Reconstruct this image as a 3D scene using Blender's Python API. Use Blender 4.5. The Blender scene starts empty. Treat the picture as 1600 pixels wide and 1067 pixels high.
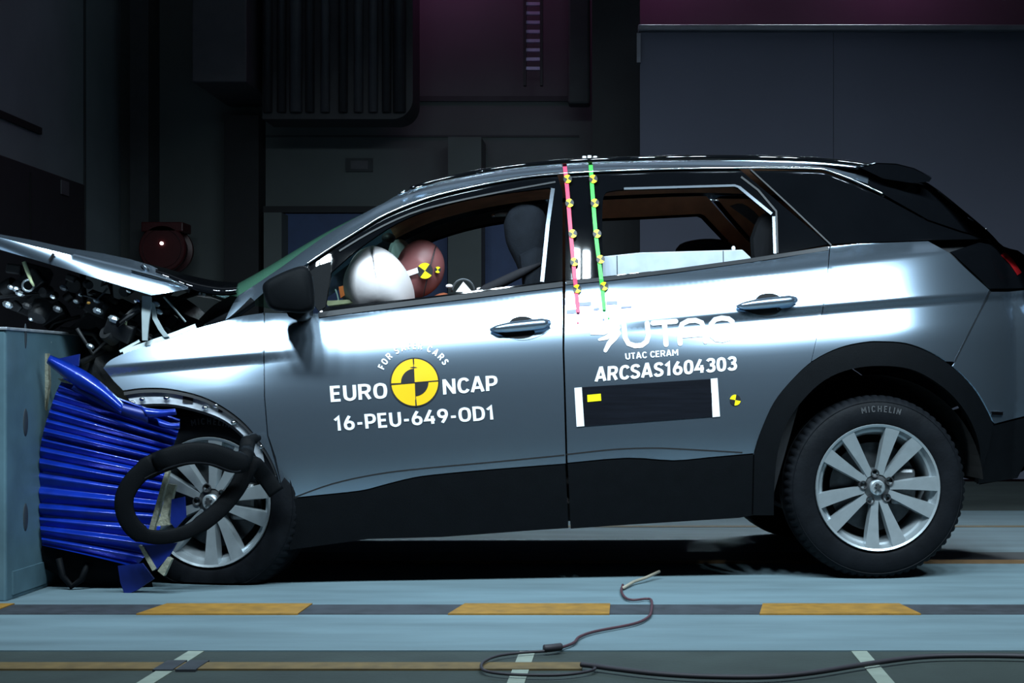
import bpy, bmesh, math, random
from mathutils import Vector, Matrix
from mathutils.geometry import delaunay_2d_cdt
R = math.radians
random.seed(7)
scene = bpy.context.scene
col = scene.collection

# ------------------------------------------------------------------ camera, world, lights, exposure
F, VX, VY, CH = 2400.0, 983.0, 594.0, 0.76          # focal length in pixels, vanishing point, camera height
cam_d = bpy.data.cameras.new('camera')
cam_d.sensor_width = 36.0
cam_d.lens = F / 1600.0 * 36.0
cam_d.shift_x = -(VX - 800.0) / 1600.0
cam_d.shift_y = (VY - 533.5) / 1600.0
cam = bpy.data.objects.new('camera', cam_d); col.objects.link(cam)
cam.location = (0, 0, CH); cam.rotation_euler = (R(90), 0, 0)
scene.camera = cam

w_ = bpy.data.worlds.new('world'); scene.world = w_; w_.use_nodes = True
w_.node_tree.nodes['Background'].inputs[0].default_value = (0.30, 0.42, 0.60, 1)
w_.node_tree.nodes['Background'].inputs[1].default_value = 0.02

def area(name, loc, target, sx, sy, power, color=(1, 1, 1), spread=180):
    d = bpy.data.lights.new(name, 'AREA'); d.shape = 'RECTANGLE'; d.size = sx; d.size_y = sy
    d.energy = power; d.color = color; d.spread = R(spread)
    o = bpy.data.objects.new(name, d); col.objects.link(o); o.location = loc
    o.rotation_euler = (Vector(target) - Vector(loc)).to_track_quat('-Z', 'Y').to_euler()
    return o
# overhead lamp banks of the crash hall (camera side, far side)
for lx in (-2.6, -1.9, -1.2, -0.5, 0.2, 0.9, 1.6, 2.3, 3.0):
    for o_ in (-.085, .085):                         # twin flood lamps in a row
        area('lamp_bank_near', (lx + o_, 3.2, 4.12), (lx * .75, 5.9, 0.8), 0.11, 0.34, 11.4, (0.72, 0.90, 1.0), 95)
for lx in (-2.0, -0.2, 1.6):
    area('lamp_bank_far', (lx, 12.3, 4.5), (lx, 7.4, 0.2), 1.2, 0.4, 18, (0.72, 0.90, 1.0), 60)
area('fill_lamp', (0.0, 9.5, 5.9), (0.0, 9.8, 0), 7.0, 3.0, 14, (0.75, 0.88, 1.0), 180)  # added fill light under the ceiling, lifts the dark background
# weak magenta lights added to imitate the purple flare haze along the top
for i, lx in enumerate((-1.5, 0.3, 2.2)):
    d = bpy.data.lights.new('haze_light', 'POINT'); d.energy = 6.5; d.color = (1.0, 0.20, 0.70); d.shadow_soft_size = 0.12
    o = bpy.data.objects.new('haze_light', d); col.objects.link(o); o.location = (lx, 12.3, 4.45)
vs = scene.view_settings
vs.view_transform = 'Standard'; vs.look = 'None'; vs.gamma = 1.0; vs.exposure = 0.0
try: vs.use_curve_mapping = False
except Exception: pass

# ------------------------------------------------------------------ materials
M = {}
def mat(name, c, rough=0.5, metal=0.0, coat=0.0, var=0.12, scale=8.0, bump=0.0, bscale=60.0, emit=None, spec=0.5, alpha=None, trans=0.0, stretch=None):
    m = bpy.data.materials.new(name); m.use_nodes = True
    nt = m.node_tree; b = nt.nodes['Principled BSDF']
    b.inputs['Roughness'].default_value = rough; b.inputs['Metallic'].default_value = metal
    b.inputs['Coat Weight'].default_value = coat; b.inputs['Coat Roughness'].default_value = 0.04
    b.inputs['Specular IOR Level'].default_value = spec
    b.inputs['Transmission Weight'].default_value = trans
    tc = nt.nodes.new('ShaderNodeTexCoord'); mp = nt.nodes.new('ShaderNodeMapping')
    nt.links.new(tc.outputs['Object'], mp.inputs['Vector'])
    if stretch: mp.inputs['Scale'].default_value = stretch
    nz = nt.nodes.new('ShaderNodeTexNoise'); nz.inputs['Scale'].default_value = scale; nz.inputs['Detail'].default_value = 6
    nt.links.new(mp.outputs[0], nz.inputs['Vector'])
    rp = nt.nodes.new('ShaderNodeValToRGB')
    rp.color_ramp.elements[0].position = 0.3; rp.color_ramp.elements[1].position = 0.7
    rp.color_ramp.elements[0].color = tuple(v * (1 - var) for v in c) + (1,)
    rp.color_ramp.elements[1].color = tuple(min(1, v * (1 + var)) for v in c) + (1,)
    nt.links.new(nz.outputs['Fac'], rp.inputs[0]); nt.links.new(rp.outputs[0], b.inputs['Base Color'])
    if bump:
        n2 = nt.nodes.new('ShaderNodeTexNoise'); n2.inputs['Scale'].default_value = bscale; n2.inputs['Detail'].default_value = 4
        nt.links.new(mp.outputs[0], n2.inputs['Vector'])
        bp = nt.nodes.new('ShaderNodeBump'); bp.inputs['Strength'].default_value = bump; bp.inputs['Distance'].default_value = 0.01
        nt.links.new(n2.outputs['Fac'], bp.inputs['Height']); nt.links.new(bp.outputs[0], b.inputs['Normal'])
    if emit:
        b.inputs['Emission Color'].default_value = tuple(emit[:3]) + (1,); b.inputs['Emission Strength'].default_value = emit[3]
    if alpha is not None: b.inputs['Alpha'].default_value = alpha
    M[name] = m; return m
mat('paint', (0.49, 0.63, 0.79), 0.24, 0.95, 0.25, 0.02, 300)
mat('black_gloss', (0.0025, 0.003, 0.004), 0.03, 0, 0.0, 0.1, spec=.45)
mat('cladding', (0.003, 0.0038, 0.005), 0.6, 0, 0, 0.1, 20, 0.15, 400, spec=.07)
mat('rubber', (0.0055, 0.0065, 0.0085), 0.6, 0, 0, 0.25, 12, 0.1, 90, spec=.08)
mat('tread', (0.02, 0.021, 0.022), 0.75, 0, 0, 0.3, 30)
mat('tyre_print', (0.05, 0.053, 0.058), 0.6, 0, 0, 0.3, 60)
mat('chrome', (0.78, 0.82, 0.86), 0.12, 1.0, 0, 0.05)
mat('trim_alu', (0.10, 0.115, 0.135), 0.35, 0.9, 0, 0.05)
mat('alloy', (0.40, 0.45, 0.48), 0.36, 0.65, 0.2, 0.06, 30)
mat('alloy_dark', (0.16, 0.17, 0.18), 0.4, 0.9, 0, 0.1, 30)
mat('bare_steel', (0.52, 0.56, 0.62), 0.35, 0.5, 0, 0.2, 25, 0.1, 40)
mat('disc', (0.10, 0.11, 0.12), 0.4, 0.9, 0, 0.2, 40)
mat('void', (0.004, 0.004, 0.005), 0.9, 0, 0, 0.1)
mat('engine_black', (0.006, 0.007, 0.009), 0.6, 0, 0, 0.4, 15, 0.2, 40)
mat('engine_alu', (0.42, 0.48, 0.52), 0.3, 0.9, 0, 0.3, 20, 0.2, 60)
mat('pale_plate', (0.42, 0.50, 0.52), 0.45, 0.3, 0, 0.12, 20)
mat('yellow_green', (0.55, 0.62, 0.36), 0.4, 0, 0, 0.1)
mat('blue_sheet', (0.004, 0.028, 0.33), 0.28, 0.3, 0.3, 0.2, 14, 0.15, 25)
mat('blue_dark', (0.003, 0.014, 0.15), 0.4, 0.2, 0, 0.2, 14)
mat('honeycomb', (0.36, 0.36, 0.28), 0.5, 0.6, 0, 0.3, 60, 0.3, 120)
mat('block_steel', (0.085, 0.16, 0.20), 0.55, 0.1, 0, 0.22, 5, 0.1, 20)
mat('stain', (0.025, 0.035, 0.045), 0.7)
mat('lane', (0.112, 0.170, 0.196), 0.75, 0, 0, 0.20, 4, 0.08, 60, stretch=(0.35, 1.6, 1))
mat('floor_dark', (0.025, 0.036, 0.033), 0.8, 0, 0, 0.22, 4, 0.1, 60)
mat('line_black', (0.026, 0.03, 0.038), 0.7, 0, 0, 0.35, 14)
mat('line_yellow', (0.25, 0.125, 0.012), 0.65, 0, 0, 0.25, 20)
mat('line_ochre', (0.13, 0.085, 0.028), 0.7, 0, 0, 0.25, 20)
mat('line_white', (0.23, 0.27, 0.23), 0.7, 0, 0, 0.12, 20)
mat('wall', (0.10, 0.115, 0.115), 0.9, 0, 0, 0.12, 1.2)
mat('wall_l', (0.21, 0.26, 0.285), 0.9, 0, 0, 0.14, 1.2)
mat('screen', (0.095, 0.10, 0.14), 0.85, 0, 0, 0.10, 0.7)
mat('screen_bar', (0.17, 0.175, 0.21), 0.6)
mat('col_dark', (0.045, 0.05, 0.055), 0.8)
mat('near_black', (0.012, 0.013, 0.016), 0.7)
mat('duct_dark', (0.028, 0.028, 0.034), 0.6)
mat('duct_mid', (0.07, 0.068, 0.08), 0.6)
mat('navy', (0.03, 0.06, 0.16), 0.6)
mat('red_dark', (0.06, 0.007, 0.009), 0.4)
mat('ladder', (0.55, 0.50, 0.75), 0.5, 0.3)
mat('glow', (0.9, 0.8, 0.8), 0.4, emit=(1, 0.75, 0.75, 2.5))
mat('headliner', (0.62, 0.27, 0.14), 0.85, 0, 0, 0.15, 12)
mat('trim_dark', (0.012, 0.0135, 0.017), 0.6, 0, 0, 0.15, 20)
mat('seat', (0.007, 0.009, 0.013), 0.85, 0, 0, 0.15, 30, 0.2, 200, spec=.12)
mat('seat_black', (0.004, 0.0045, 0.006), 0.8, spec=.12)
mat('belt', (0.02, 0.02, 0.024), 0.8, spec=.12)
mat('airbag', (0.85, 0.80, 0.82), 0.85, 0, 0, 0.03, 6, 0.2, 10)
mat('dummy_skin', (0.235, 0.078, 0.078), 0.5, 0, 0, 0.15, 8)
mat('dummy_suit', (0.26, 0.065, 0.025), 0.8, 0, 0, 0.15, 8)
mat('orange', (0.55, 0.10, 0.015), 0.6)
mat('box_grey', (0.46, 0.53, 0.60), 0.6, 0.2, 0, 0.12, 14)
mat('white', (0.86, 0.88, 0.9), 0.5, 0, 0, 0.02)
mat('yellow', (0.85, 0.50, 0.0), 0.5, 0, 0, 0.03)
mat('bright_yellow', (0.85, 0.75, 0.0), 0.5, 0, 0, 0.03)
mat('black', (0.008, 0.009, 0.012), 0.5)
mat('black_tape', (0.0045, 0.0055, 0.009), 0.6, 0, 0, 0.25, 30, spec=.08, stretch=(0.2, 1, 3))
mat('grey_print', (0.22, 0.25, 0.40), 0.6)
mat('tape_red', (0.72, 0.03, 0.10), 0.5, 0, 0, 0.08)
mat('tape_green', (0.03, 0.52, 0.05), 0.5, 0, 0, 0.08)
mat('lamp_red', (0.18, 0.006, 0.008), 0.12, 0, 0.6)
mat('cable', (0.03, 0.026, 0.034), 0.6)
mat('cable_tan', (0.26, 0.24, 0.19), 0.6)
mat('cable_red', (0.07, 0.026, 0.036), 0.6)
mat('rust', (0.14, 0.075, 0.03), 0.7)

def glassmat(name, tint, opac, diff):
    m = bpy.data.materials.new(name); m.use_nodes = True; nt = m.node_tree
    nt.nodes.clear(); out = nt.nodes.new('ShaderNodeOutputMaterial')
    tr = nt.nodes.new('ShaderNodeBsdfTransparent'); tr.inputs[0].default_value = tint + (1,)
    pb = nt.nodes.new('ShaderNodeBsdfPrincipled'); pb.inputs['Base Color'].default_value = diff + (1,); pb.inputs['Roughness'].default_value = 0.05
    mx = nt.nodes.new('ShaderNodeMixShader'); mx.inputs[0].default_value = opac
    nt.links.new(tr.outputs[0], mx.inputs[1]); nt.links.new(pb.outputs[0], mx.inputs[2]); nt.links.new(mx.outputs[0], out.inputs[0])
    M[name] = m
glassmat('windscreen', (0.62, 0.85, 0.70), 0.35, (0.16, 0.42, 0.28))
glassmat('privacy_glass', (0.05, 0.055, 0.06), 0.55, (0.004, 0.005, 0.006))

def target_mat(name, ca, cb):
    """flat print: quartered round target, quadrants alternate two colours (object-space x/z of the little disc)"""
    m = bpy.data.materials.new(name); m.use_nodes = True; nt = m.node_tree; b = nt.nodes['Principled BSDF']
    tc = nt.nodes.new('ShaderNodeTexCoord'); sp = nt.nodes.new('ShaderNodeSeparateXYZ'); nt.links.new(tc.outputs['UV'], sp.inputs[0])
    def m2(op, a, bb=None):
        n = nt.nodes.new('ShaderNodeMath'); n.operation = op; nt.links.new(a, n.inputs[0])
        if isinstance(bb, (int, float)): n.inputs[1].default_value = bb
        elif bb is not None: nt.links.new(bb, n.inputs[1])
        return n.outputs[0]
    x = m2('SUBTRACT', sp.outputs[0], 0.5); y = m2('SUBTRACT', sp.outputs[1], 0.5)
    s = m2('GREATER_THAN', m2('MULTIPLY', x, y), 0.0)
    mx = nt.nodes.new('ShaderNodeMix'); mx.data_type = 'RGBA'
    nt.links.new(s, mx.inputs['Factor']); mx.inputs['A'].default_value = ca + (1,); mx.inputs['B'].default_value = cb + (1,)
    nt.links.new(mx.outputs['Result'], b.inputs['Base Color']); b.inputs['Roughness'].default_value = 0.5
    M[name] = m
target_mat('target', (0.9, 0.72, 0.0), (0.01, 0.01, 0.01))

# ------------------------------------------------------------------ object helpers
def obj(name, verts, faces, m, parent=None, smooth=False, normals=None, kind=None):
    me = bpy.data.meshes.new(name); me.from_pydata([tuple(v) for v in verts], [], faces); me.update()
    if m: me.materials.append(M[m])
    if smooth:
        me.polygons.foreach_set('use_smooth', [True] * len(me.polygons))
        if normals is not None:
            try: me.normals_split_custom_set_from_vertices([tuple(n) for n in normals])
            except Exception as e: print('normals', name, e)
    o = bpy.data.objects.new(name, me); col.objects.link(o)
    if parent: o.parent = parent
    if kind: o['kind'] = kind
    return o
def empty(name, loc=(0, 0, 0), rz=0):
    o = bpy.data.objects.new(name, None); o.empty_display_size = 0.2; col.objects.link(o); o.location = loc; o.rotation_euler = (0, 0, rz); return o
def tag(o, label, cat, group=None):
    o['label'] = label; o['category'] = cat
    if group: o['group'] = group
    return o
def struct(o, label=None, cat=None):
    o['kind'] = 'structure'
    if label: o['label'] = label
    if cat: o['category'] = cat
    return o
def copy_tree(o, parent=None):
    c = o.copy(); col.objects.link(c); c.parent = parent
    for ch in list(o.children): copy_tree(ch, c)
    return c

class MB:
    def __init__(s): s.v = []; s.f = []
    def add(s, vs, fs):
        n = len(s.v); s.v += [Vector(v) for v in vs]; s.f += [tuple(i + n for i in f) for f in fs]; return s
    def box(s, x0, x1, y0, y1, z0, z1):
        return s.add([(x0,y0,z0),(x1,y0,z0),(x1,y1,z0),(x0,y1,z0),(x0,y0,z1),(x1,y0,z1),(x1,y1,z1),(x0,y1,z1)],
                     [(0,3,2,1),(4,5,6,7),(0,1,5,4),(1,2,6,5),(2,3,7,6),(3,0,4,7)])
    def tube(s, pts, r, n=10, cap=True):
        pts = [Vector(p) for p in pts]; rs = r if isinstance(r, (list, tuple)) else [r] * len(pts)
        vs = []; fs = []; up = None
        for i, p in enumerate(pts):
            t = (pts[min(i + 1, len(pts) - 1)] - pts[max(i - 1, 0)]).normalized()
            if up is None:
                up = t.orthogonal().normalized()
            up = (up - t * up.dot(t)).normalized(); bn = t.cross(up)
            for k in range(n):
                a = 2 * math.pi * k / n; vs.append(p + (up * math.cos(a) + bn * math.sin(a)) * rs[i])
        for i in range(len(pts) - 1):
            for k in range(n):
                fs.append((i*n+k, i*n+(k+1)%n, (i+1)*n+(k+1)%n, (i+1)*n+k))
        if cap: fs.append(tuple(range(n))[::-1]); fs.append(tuple((len(pts)-1)*n+k for k in range(n)))
        return s.add(vs, fs)
    def lathe(s, prof, n=48, a0=0, a1=2*math.pi, mod=None):
        """profile of (radius, y) about the y axis"""
        full = abs(a1 - a0 - 2*math.pi) < 1e-6; m = n if full else n + 1
        vs = []; fs = []; k = len(prof)
        for i in range(m):
            a = a0 + (a1 - a0) * i / n
            for j, (r, y) in enumerate(prof):
                rr = r + (mod(i, j) if mod else 0); vs.append((rr * math.cos(a), y, rr * math.sin(a)))
        for i in range(n):
            i2 = (i + 1) % m
            for j in range(k - 1): fs.append((i*k+j, i*k+j+1, i2*k+j+1, i2*k+j))
        return s.add(vs, fs)
    def grid(s, rows):
        m = len(rows[0]); vs = [p for r in rows for p in r]; fs = []
        for i in range(len(rows) - 1):
            for j in range(m - 1): fs.append((i*m+j, i*m+j+1, (i+1)*m+j+1, (i+1)*m+j))
        return s.add(vs, fs)
    def ellipsoid(s, c, rx, ry, rz, n=24, m=14, fn=None):
        c = Vector(c); vs = []; fs = []
        for i in range(m + 1):
            th = math.pi * i / m
            for k in range(n):
                ph = 2*math.pi*k/n; p = Vector((math.sin(th)*math.cos(ph), math.sin(th)*math.sin(ph), math.cos(th)))
                q = Vector((p.x*rx, p.y*ry, p.z*rz))
                if fn: q = fn(p, q)
                vs.append(c + q)
        for i in range(m):
            for k in range(n): fs.append((i*n+k, i*n+(k+1)%n, (i+1)*n+(k+1)%n, (i+1)*n+k))
        return s.add(vs, fs)
    def prism(s, poly, y0, y1):
        """poly of (x, z), extruded along y"""
        n = len(poly); vs = [(x, y0, z) for x, z in poly] + [(x, y1, z) for x, z in poly]
        fs = [tuple(range(n)), tuple(range(2*n-1, n-1, -1))] + [(i, i+n, (i+1)%n+n, (i+1)%n) for i in range(n)]
        return s.add(vs, fs)
    def xf(s, mtx): s.v = [mtx @ v for v in s.v]; return s
    def out(s, name, m, parent=None, smooth=False, bevel=0, kind=None, solid=0, sub=0, angle=None):
        me = bpy.data.meshes.new(name); me.from_pydata([tuple(v) for v in s.v], [], s.f); me.update()
        bm = bmesh.new(); bm.from_mesh(me)
        bmesh.ops.remove_doubles(bm, verts=bm.verts, dist=1e-6)
        bmesh.ops.recalc_face_normals(bm, faces=bm.faces)
        bm.to_mesh(me); bm.free()
        me.materials.append(M[m])
        if smooth:
            me.polygons.foreach_set('use_smooth', [True] * len(me.polygons))
            if angle:
                try: me.set_sharp_from_angle(angle=R(angle))
                except Exception: pass
        o = bpy.data.objects.new(name, me); col.objects.link(o)
        if parent: o.parent = parent
        if solid:
            md = o.modifiers.new('s', 'SOLIDIFY'); md.thickness = solid; md.offset = -1
        if bevel:
            md = o.modifiers.new('b', 'BEVEL'); md.width = bevel; md.segments = 2; md.limit_method = 'ANGLE'
        if sub:
            md = o.modifiers.new('u', 'SUBSURF'); md.levels = sub; md.render_levels = sub
        if kind: o['kind'] = kind
        return o

def wpt(px, py, Y):
    """pixel + world depth"""
    return Vector(((px - VX) / F * Y, Y, CH - (py - VY) / F * Y))
def fpt(px, py, z=0.0):
    """pixel on a horizontal plane"""
    Y = (CH - z) * F / (py - VY); return Vector(((px - VX) / F * Y, Y, z))

# ------------------------------------------------------------------ the room
mb = MB().box(-9, 9, -3, 16, -0.25, 0.0); floor = struct(mb.out('floor', 'floor_dark'))
def fl(name, x0, x1, y0, y1, h, m):
    return MB().box(x0, x1, y0, y1, -0.01, h).out(name, m, floor)
fl('lane_surface', -8.9, 8.9, 4.30, 8.90, 0.004, 'lane')
fl('edge_stripe', -8.9, 8.9, 4.955, 5.165, 0.006, 'line_black')
for k in range(-3, 6):
    x0 = -1.587 + 1.0035 * k
    mbx = MB(); sl = 0.03
    mbx.add([(x0,4.945,-.005),(x0+.52,4.945,-.005),(x0+.52+(-sl if k == 2 else 0),5.175,-.005),(x0+sl,5.175,-.005),
             (x0,4.945,.009),(x0+.52,4.945,.009),(x0+.52+(-sl if k == 2 else 0),5.175,.009),(x0+sl,5.175,.009)],
            [(0,3,2,1),(4,5,6,7),(0,1,5,4),(1,2,6,5),(2,3,7,6),(3,0,4,7)])
    mbx.out('yellow_dash', 'line_yellow', floor)
fl('tow_rail_slot', -8.9, 8.9, 6.36, 6.74, 0.006, 'near_black')
fl('tow_rail', -8.9, 8.9, 6.33, 6.37, 0.016, 'rust')
fl('yellow_line', -8.9, 8.9, 7.90, 7.98, 0.006, 'line_ochre')
for k in range(-5, 7):
    x = (824.5 - VX) / F * 4.30 + 0.927 * k
    fl('white_mark', x - 0.022, x + 0.022, 1.0, 4.296, 0.003, 'line_white')
fl('ochre_tape', -8.0, (910 - VX) / F * 4.08, 4.02, 4.115, 0.005, 'line_ochre')
for px in (268, 303): 
    x = (px - VX) / F * 4.08; fl('black_tape', x - 0.026, x + 0.026, 4.00, 4.135, 0.007, 'line_black')
for px, py, r in ((1365, 838, 0.05), (1335, 998, 0.012), (757, 1008, 0.01), (1245, 913, 0.02), (320, 1000, 0.012), (1150, 915, 0.012), (990, 900, 0.012)):
    p = fpt(px, py)
    MB().lathe([(0, 0.0055), (r, 0.0055), (r, -0.002)], 14).xf(Matrix.Translation((p.x, p.y, 0)) @ Matrix.Rotation(R(90), 4, 'X') @ Matrix.Diagonal((1, -1, .7, 1))).out('floor_spot', 'stain', floor)

WB = 13.0                                            # depth of the back wall
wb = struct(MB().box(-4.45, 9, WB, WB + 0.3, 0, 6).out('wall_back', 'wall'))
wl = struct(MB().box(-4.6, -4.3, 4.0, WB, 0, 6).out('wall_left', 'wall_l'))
struct(MB().box(9, 9.3, -3, WB, 0, 6).out('wall_right', 'wall'))
struct(MB().box(-9, 9.3, -3, WB + .3, 6, 6.2).out('ceiling', 'near_black'))
def wbox(name, x0, y0, x1, y1, Y, dep, m, parent=None, bevel=0):
    """box whose front face covers the pixel rectangle at depth Y, reaching back by dep"""
    a = wpt(x0, y1, Y); b = wpt(x1, y0, Y)
    return MB().box(a.x, b.x, Y, Y + dep, max(a.z, 0.0), min(b.z, 6.0)).out(name, m, parent, bevel=bevel)
# wall seams and battens (parts of the walls)
wbox('wall_seam', 410, 211, 905, 214, WB - .012, .02, 'col_dark', wb)
wbox('wall_ledge', 410, 150, 905, 158, WB - .02, .03, 'col_dark', wb)
MB().box(-4.31, -4.28, 10.4, 11.2, 2.55, 2.60).out('wall_rail', 'near_black', wl)
MB().box(-4.31, -4.285, 12.1, 12.12, 0, 4.2).out('wall_seam', 'col_dark', wl)
# columns and dark openings
for n, (x0, x1, y0, m, Y, d, lab) in enumerate((
    (203, 232, -500, 'col_dark', 12.7, .3, 'dark upright steel column in the corner beside the hose reel'),
    (350, 404, 180, 'near_black', 12.75, .25, 'wide dark upright column left of the blue doorway'),
    (700, 752, 214, 'wall', 12.6, .4, 'grey concrete column seen through the front car window'),
    (412, 440, 332, 'wall', 12.7, .3, 'narrow grey post at the left edge of the dark doorway'),
    (925, 1000, -600, 'near_black', 12.2, .3, 'dark upright support left of the grey screen'),
    )):
    tag(wbox('column', x0, y0, x1, 740, Y, d, m), lab, 'column')
struct(wbox('door_1', 440, 334, 699, 738, WB - .06, .055, 'navy'))
struct(wbox('door_2', 753, 330, 885, 738, WB - .06, .055, 'navy'))
struct(wbox('trim_1', 405, 322, 905, 332, WB - .09, .09, 'near_black'))
# dark bundle of ducts hanging at top
duct = empty('ventilation_duct', wpt(530, 190, 12.1))
tag(duct, 'dark bundle of vertical air ducts with a rounded lower corner on the back wall', 'duct')
def dchild(o, p):
    o.parent = p; o.matrix_parent_inverse = Matrix.Translation(-p.location); return o
a = wpt(410, 186, 12.2); b = wpt(645, -150, 12.2); b.z = 6.0; rr = .16
poly = [(a.x, b.z), (a.x, a.z), (b.x - rr, a.z)] + [(b.x - rr + rr*math.sin(R(t)), a.z + rr - rr*math.cos(R(t))) for t in range(10, 91, 10)] + [(b.x, b.z)]
dchild(MB().prism(poly, 12.2, 12.6).out('duct_body', 'duct_dark'), duct)
for px in (418, 440, 462, 484, 508, 536, 560, 583, 604, 624):
    p0 = wpt(px, 175, 12.17); p1 = wpt(px, -140, 12.17); p1.z = 6.0
    dchild(MB().tube([p0, p1], 0.036 if px % 3 else .05, 10).out('duct_pipe', 'duct_mid' if px in (462, 508, 560, 583) else 'duct_dark', smooth=True), duct)
cb = wbox('hanging_cabinet', 300, -60, 385, 128, 11.9, 1.1, 'duct_mid', None, .01)
tag(cb, 'dim grey cabinet hanging high on the wall left of the ducts', 'cabinet')
# cable ladder
lad = empty('cable_ladder', wpt(833, 133, 12.7)); tag(lad, 'dark cable ladder with pale rungs hanging down the back wall', 'ladder')
for px in (820, 846): 
    p0 = wpt(px, 134, 12.7); p1 = wpt(px, -60, 12.7); p1.z = 6.0; dchild(MB().box(p0.x - .012, p0.x + .012, 12.68, 12.74, p0.z, p1.z).out('rail', 'duct_dark'), lad)
for k in range(33):
    p = wpt(833, 107 - 14.4 * k, 12.7); dchild(MB().box(p.x - .06, p.x + .06, 12.69, 12.73, p.z - .013, p.z + .013).out('rung', 'ladder'), lad)
pp = MB(); p0 = wpt(905, 165, 12.6); p1 = wpt(905, -100, 12.6); p1.z = 6.0
dv = tag(pp.box(p0.x - .09, p0.x + .09, 12.5, 12.7, p0.z, p1.z).out('wall_conduit', 'col_dark', bevel=.02), 'dark square conduit box running up beside the cable ladder', 'conduit')
sg = empty('wall_plate', wpt(561, 258, WB - .02)); tag(sg, 'small dark rectangular plate fixed on the back wall above the bonnet', 'plate')
dchild(wbox('plate', 540, 247, 582, 268, WB - .02, .02, 'col_dark'), sg)
dchild(wbox('plate_face', 548, 251, 575, 264, WB - .026, .01, 'duct_mid'), sg)
# grey screen at right
scr = empty('partition_screen', (2.4, 11.5, 0)); tag(scr, 'large dark grey partition screen standing behind the rear of the car', 'screen')
sx0 = wpt(1000, 40, 11.5)
for k in range(5):
    x0 = sx0.x + 1.45 * k; dchild(MB().box(x0, x0 + 1.446, 11.5 + (.006 if k % 2 else 0), 11.56, 0.02, wpt(0, 50, 11.5).z).out('panel', 'screen'), scr)
a = wpt(997, 48, 11.46); b = wpt(997, 39, 11.46)
dchild(MB().box(a.x, a.x + 7.2, 11.44, 11.58, a.z, b.z).out('top_bar', 'screen_bar', bevel=.01), scr)
a = wpt(995, 98, 11.46); b = wpt(1001, 52, 11.46)
dchild(MB().box(a.x, b.x, 11.45, 11.5, a.z, b.z).out('end_clip', 'screen_bar'), scr)
# cabinet on left wall
cbn = empty('dark_cabinet', (-4.1, 11, 0)); tag(cbn, 'tall black cabinet against the left wall with a small indicator panel', 'cabinet')
xa = -4.29; z1 = wpt(60, 276, 10.9).z
dchild(MB().box(xa, -4.02, 9.6, 11.35, 0.0, z1).out('body', 'near_black', bevel=.01), cbn)
p = wpt(76, 293, 10.9)
dchild(MB().box(-4.02, -4.01, 10.86, 11.0, p.z - .05, p.z + .05).out('indicator', 'duct_mid'), cbn)
dchild(MB().box(-4.02, -4.012, 10.3, 10.31, 0.1, z1 - .05).out('door_seam', 'void'), cbn)
# hose reel
hr = empty('hose_reel', wpt(253, 400, 12.45)); tag(hr, 'dark red hose reel drum on the wall above the crumpled bonnet', 'hose reel')
c = wpt(253, 388, 12.45); rad = 37 / F * 12.45
def shift(mb, v): return mb.xf(Matrix.Translation(v))
dr = MB().lathe([(0, 0), (rad*.95, 0), (rad, .01), (rad, .04), (rad*.8, .05), (rad*.8, .19), (rad, .2), (rad, .24), (0, .24)], 32)
dchild(shift(dr, c).out('drum', 'red_dark', smooth=True, angle=40), hr)
for k in range(4): dchild(MB().lathe([(rad*.82, -.01-.0*k), (rad*.86 , .055 + k*.034), (rad*.82, .07 + k*.034)], 24).xf(Matrix.Translation(c)).out('hose_turn', 'duct_dark', smooth=True), hr)
dchild(MB().box(c.x - .17, c.x + .17, c.y + .0, c.y + .24, c.z + rad*.7, c.z + rad*1.12).out('bracket', 'red_dark', bevel=.01), hr)
dchild(shift(MB().lathe([(0, -.02), (.014, -.015), (.014, 0)], 12), c + Vector((0, 0, .04))).out('pilot_light', 'glow'), hr)

# ------------------------------------------------------------------ the car: frame and body-side surface
YAW = R(5.0); CC = 0.92                              # half width; the car's own x runs to its tail, y across (0 = near side), z up
P0 = Vector(((1372 - VX) / F * 5.80, 5.80, 0))
car = empty('car', P0, YAW)
tag(car, 'silver grey crash-tested car with crushed front and test lettering on its doors', 'car')
cs, sn = math.cos(YAW), math.sin(YAW)
def cpt(px, py, d):
    """pixel + lateral position in the car -> car coordinates"""
    u = (px - VX) / F; v = -(py - VY) / F
    # point = (u t, t); lateral = -(X-x0) sn + (Y-y0) cs = d
    t = (d - P0.x * sn + P0.y * cs) / (cs - u * sn)
    X, Y = u * t, t
    return Vector(((X - P0.x) * cs + (Y - P0.y) * sn, d, CH + v * t))
def sstep(a, b, x):
    t = max(0, min(1, (x - a) / (b - a))); return t * t * (3 - 2 * t)
def zc(x): return 1.065 + 0.0885 * x                 # height of the character line
def wbelt(x): return 0.225 + 0.05 * x + .25 * max(0, -2.05 - x)
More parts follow.
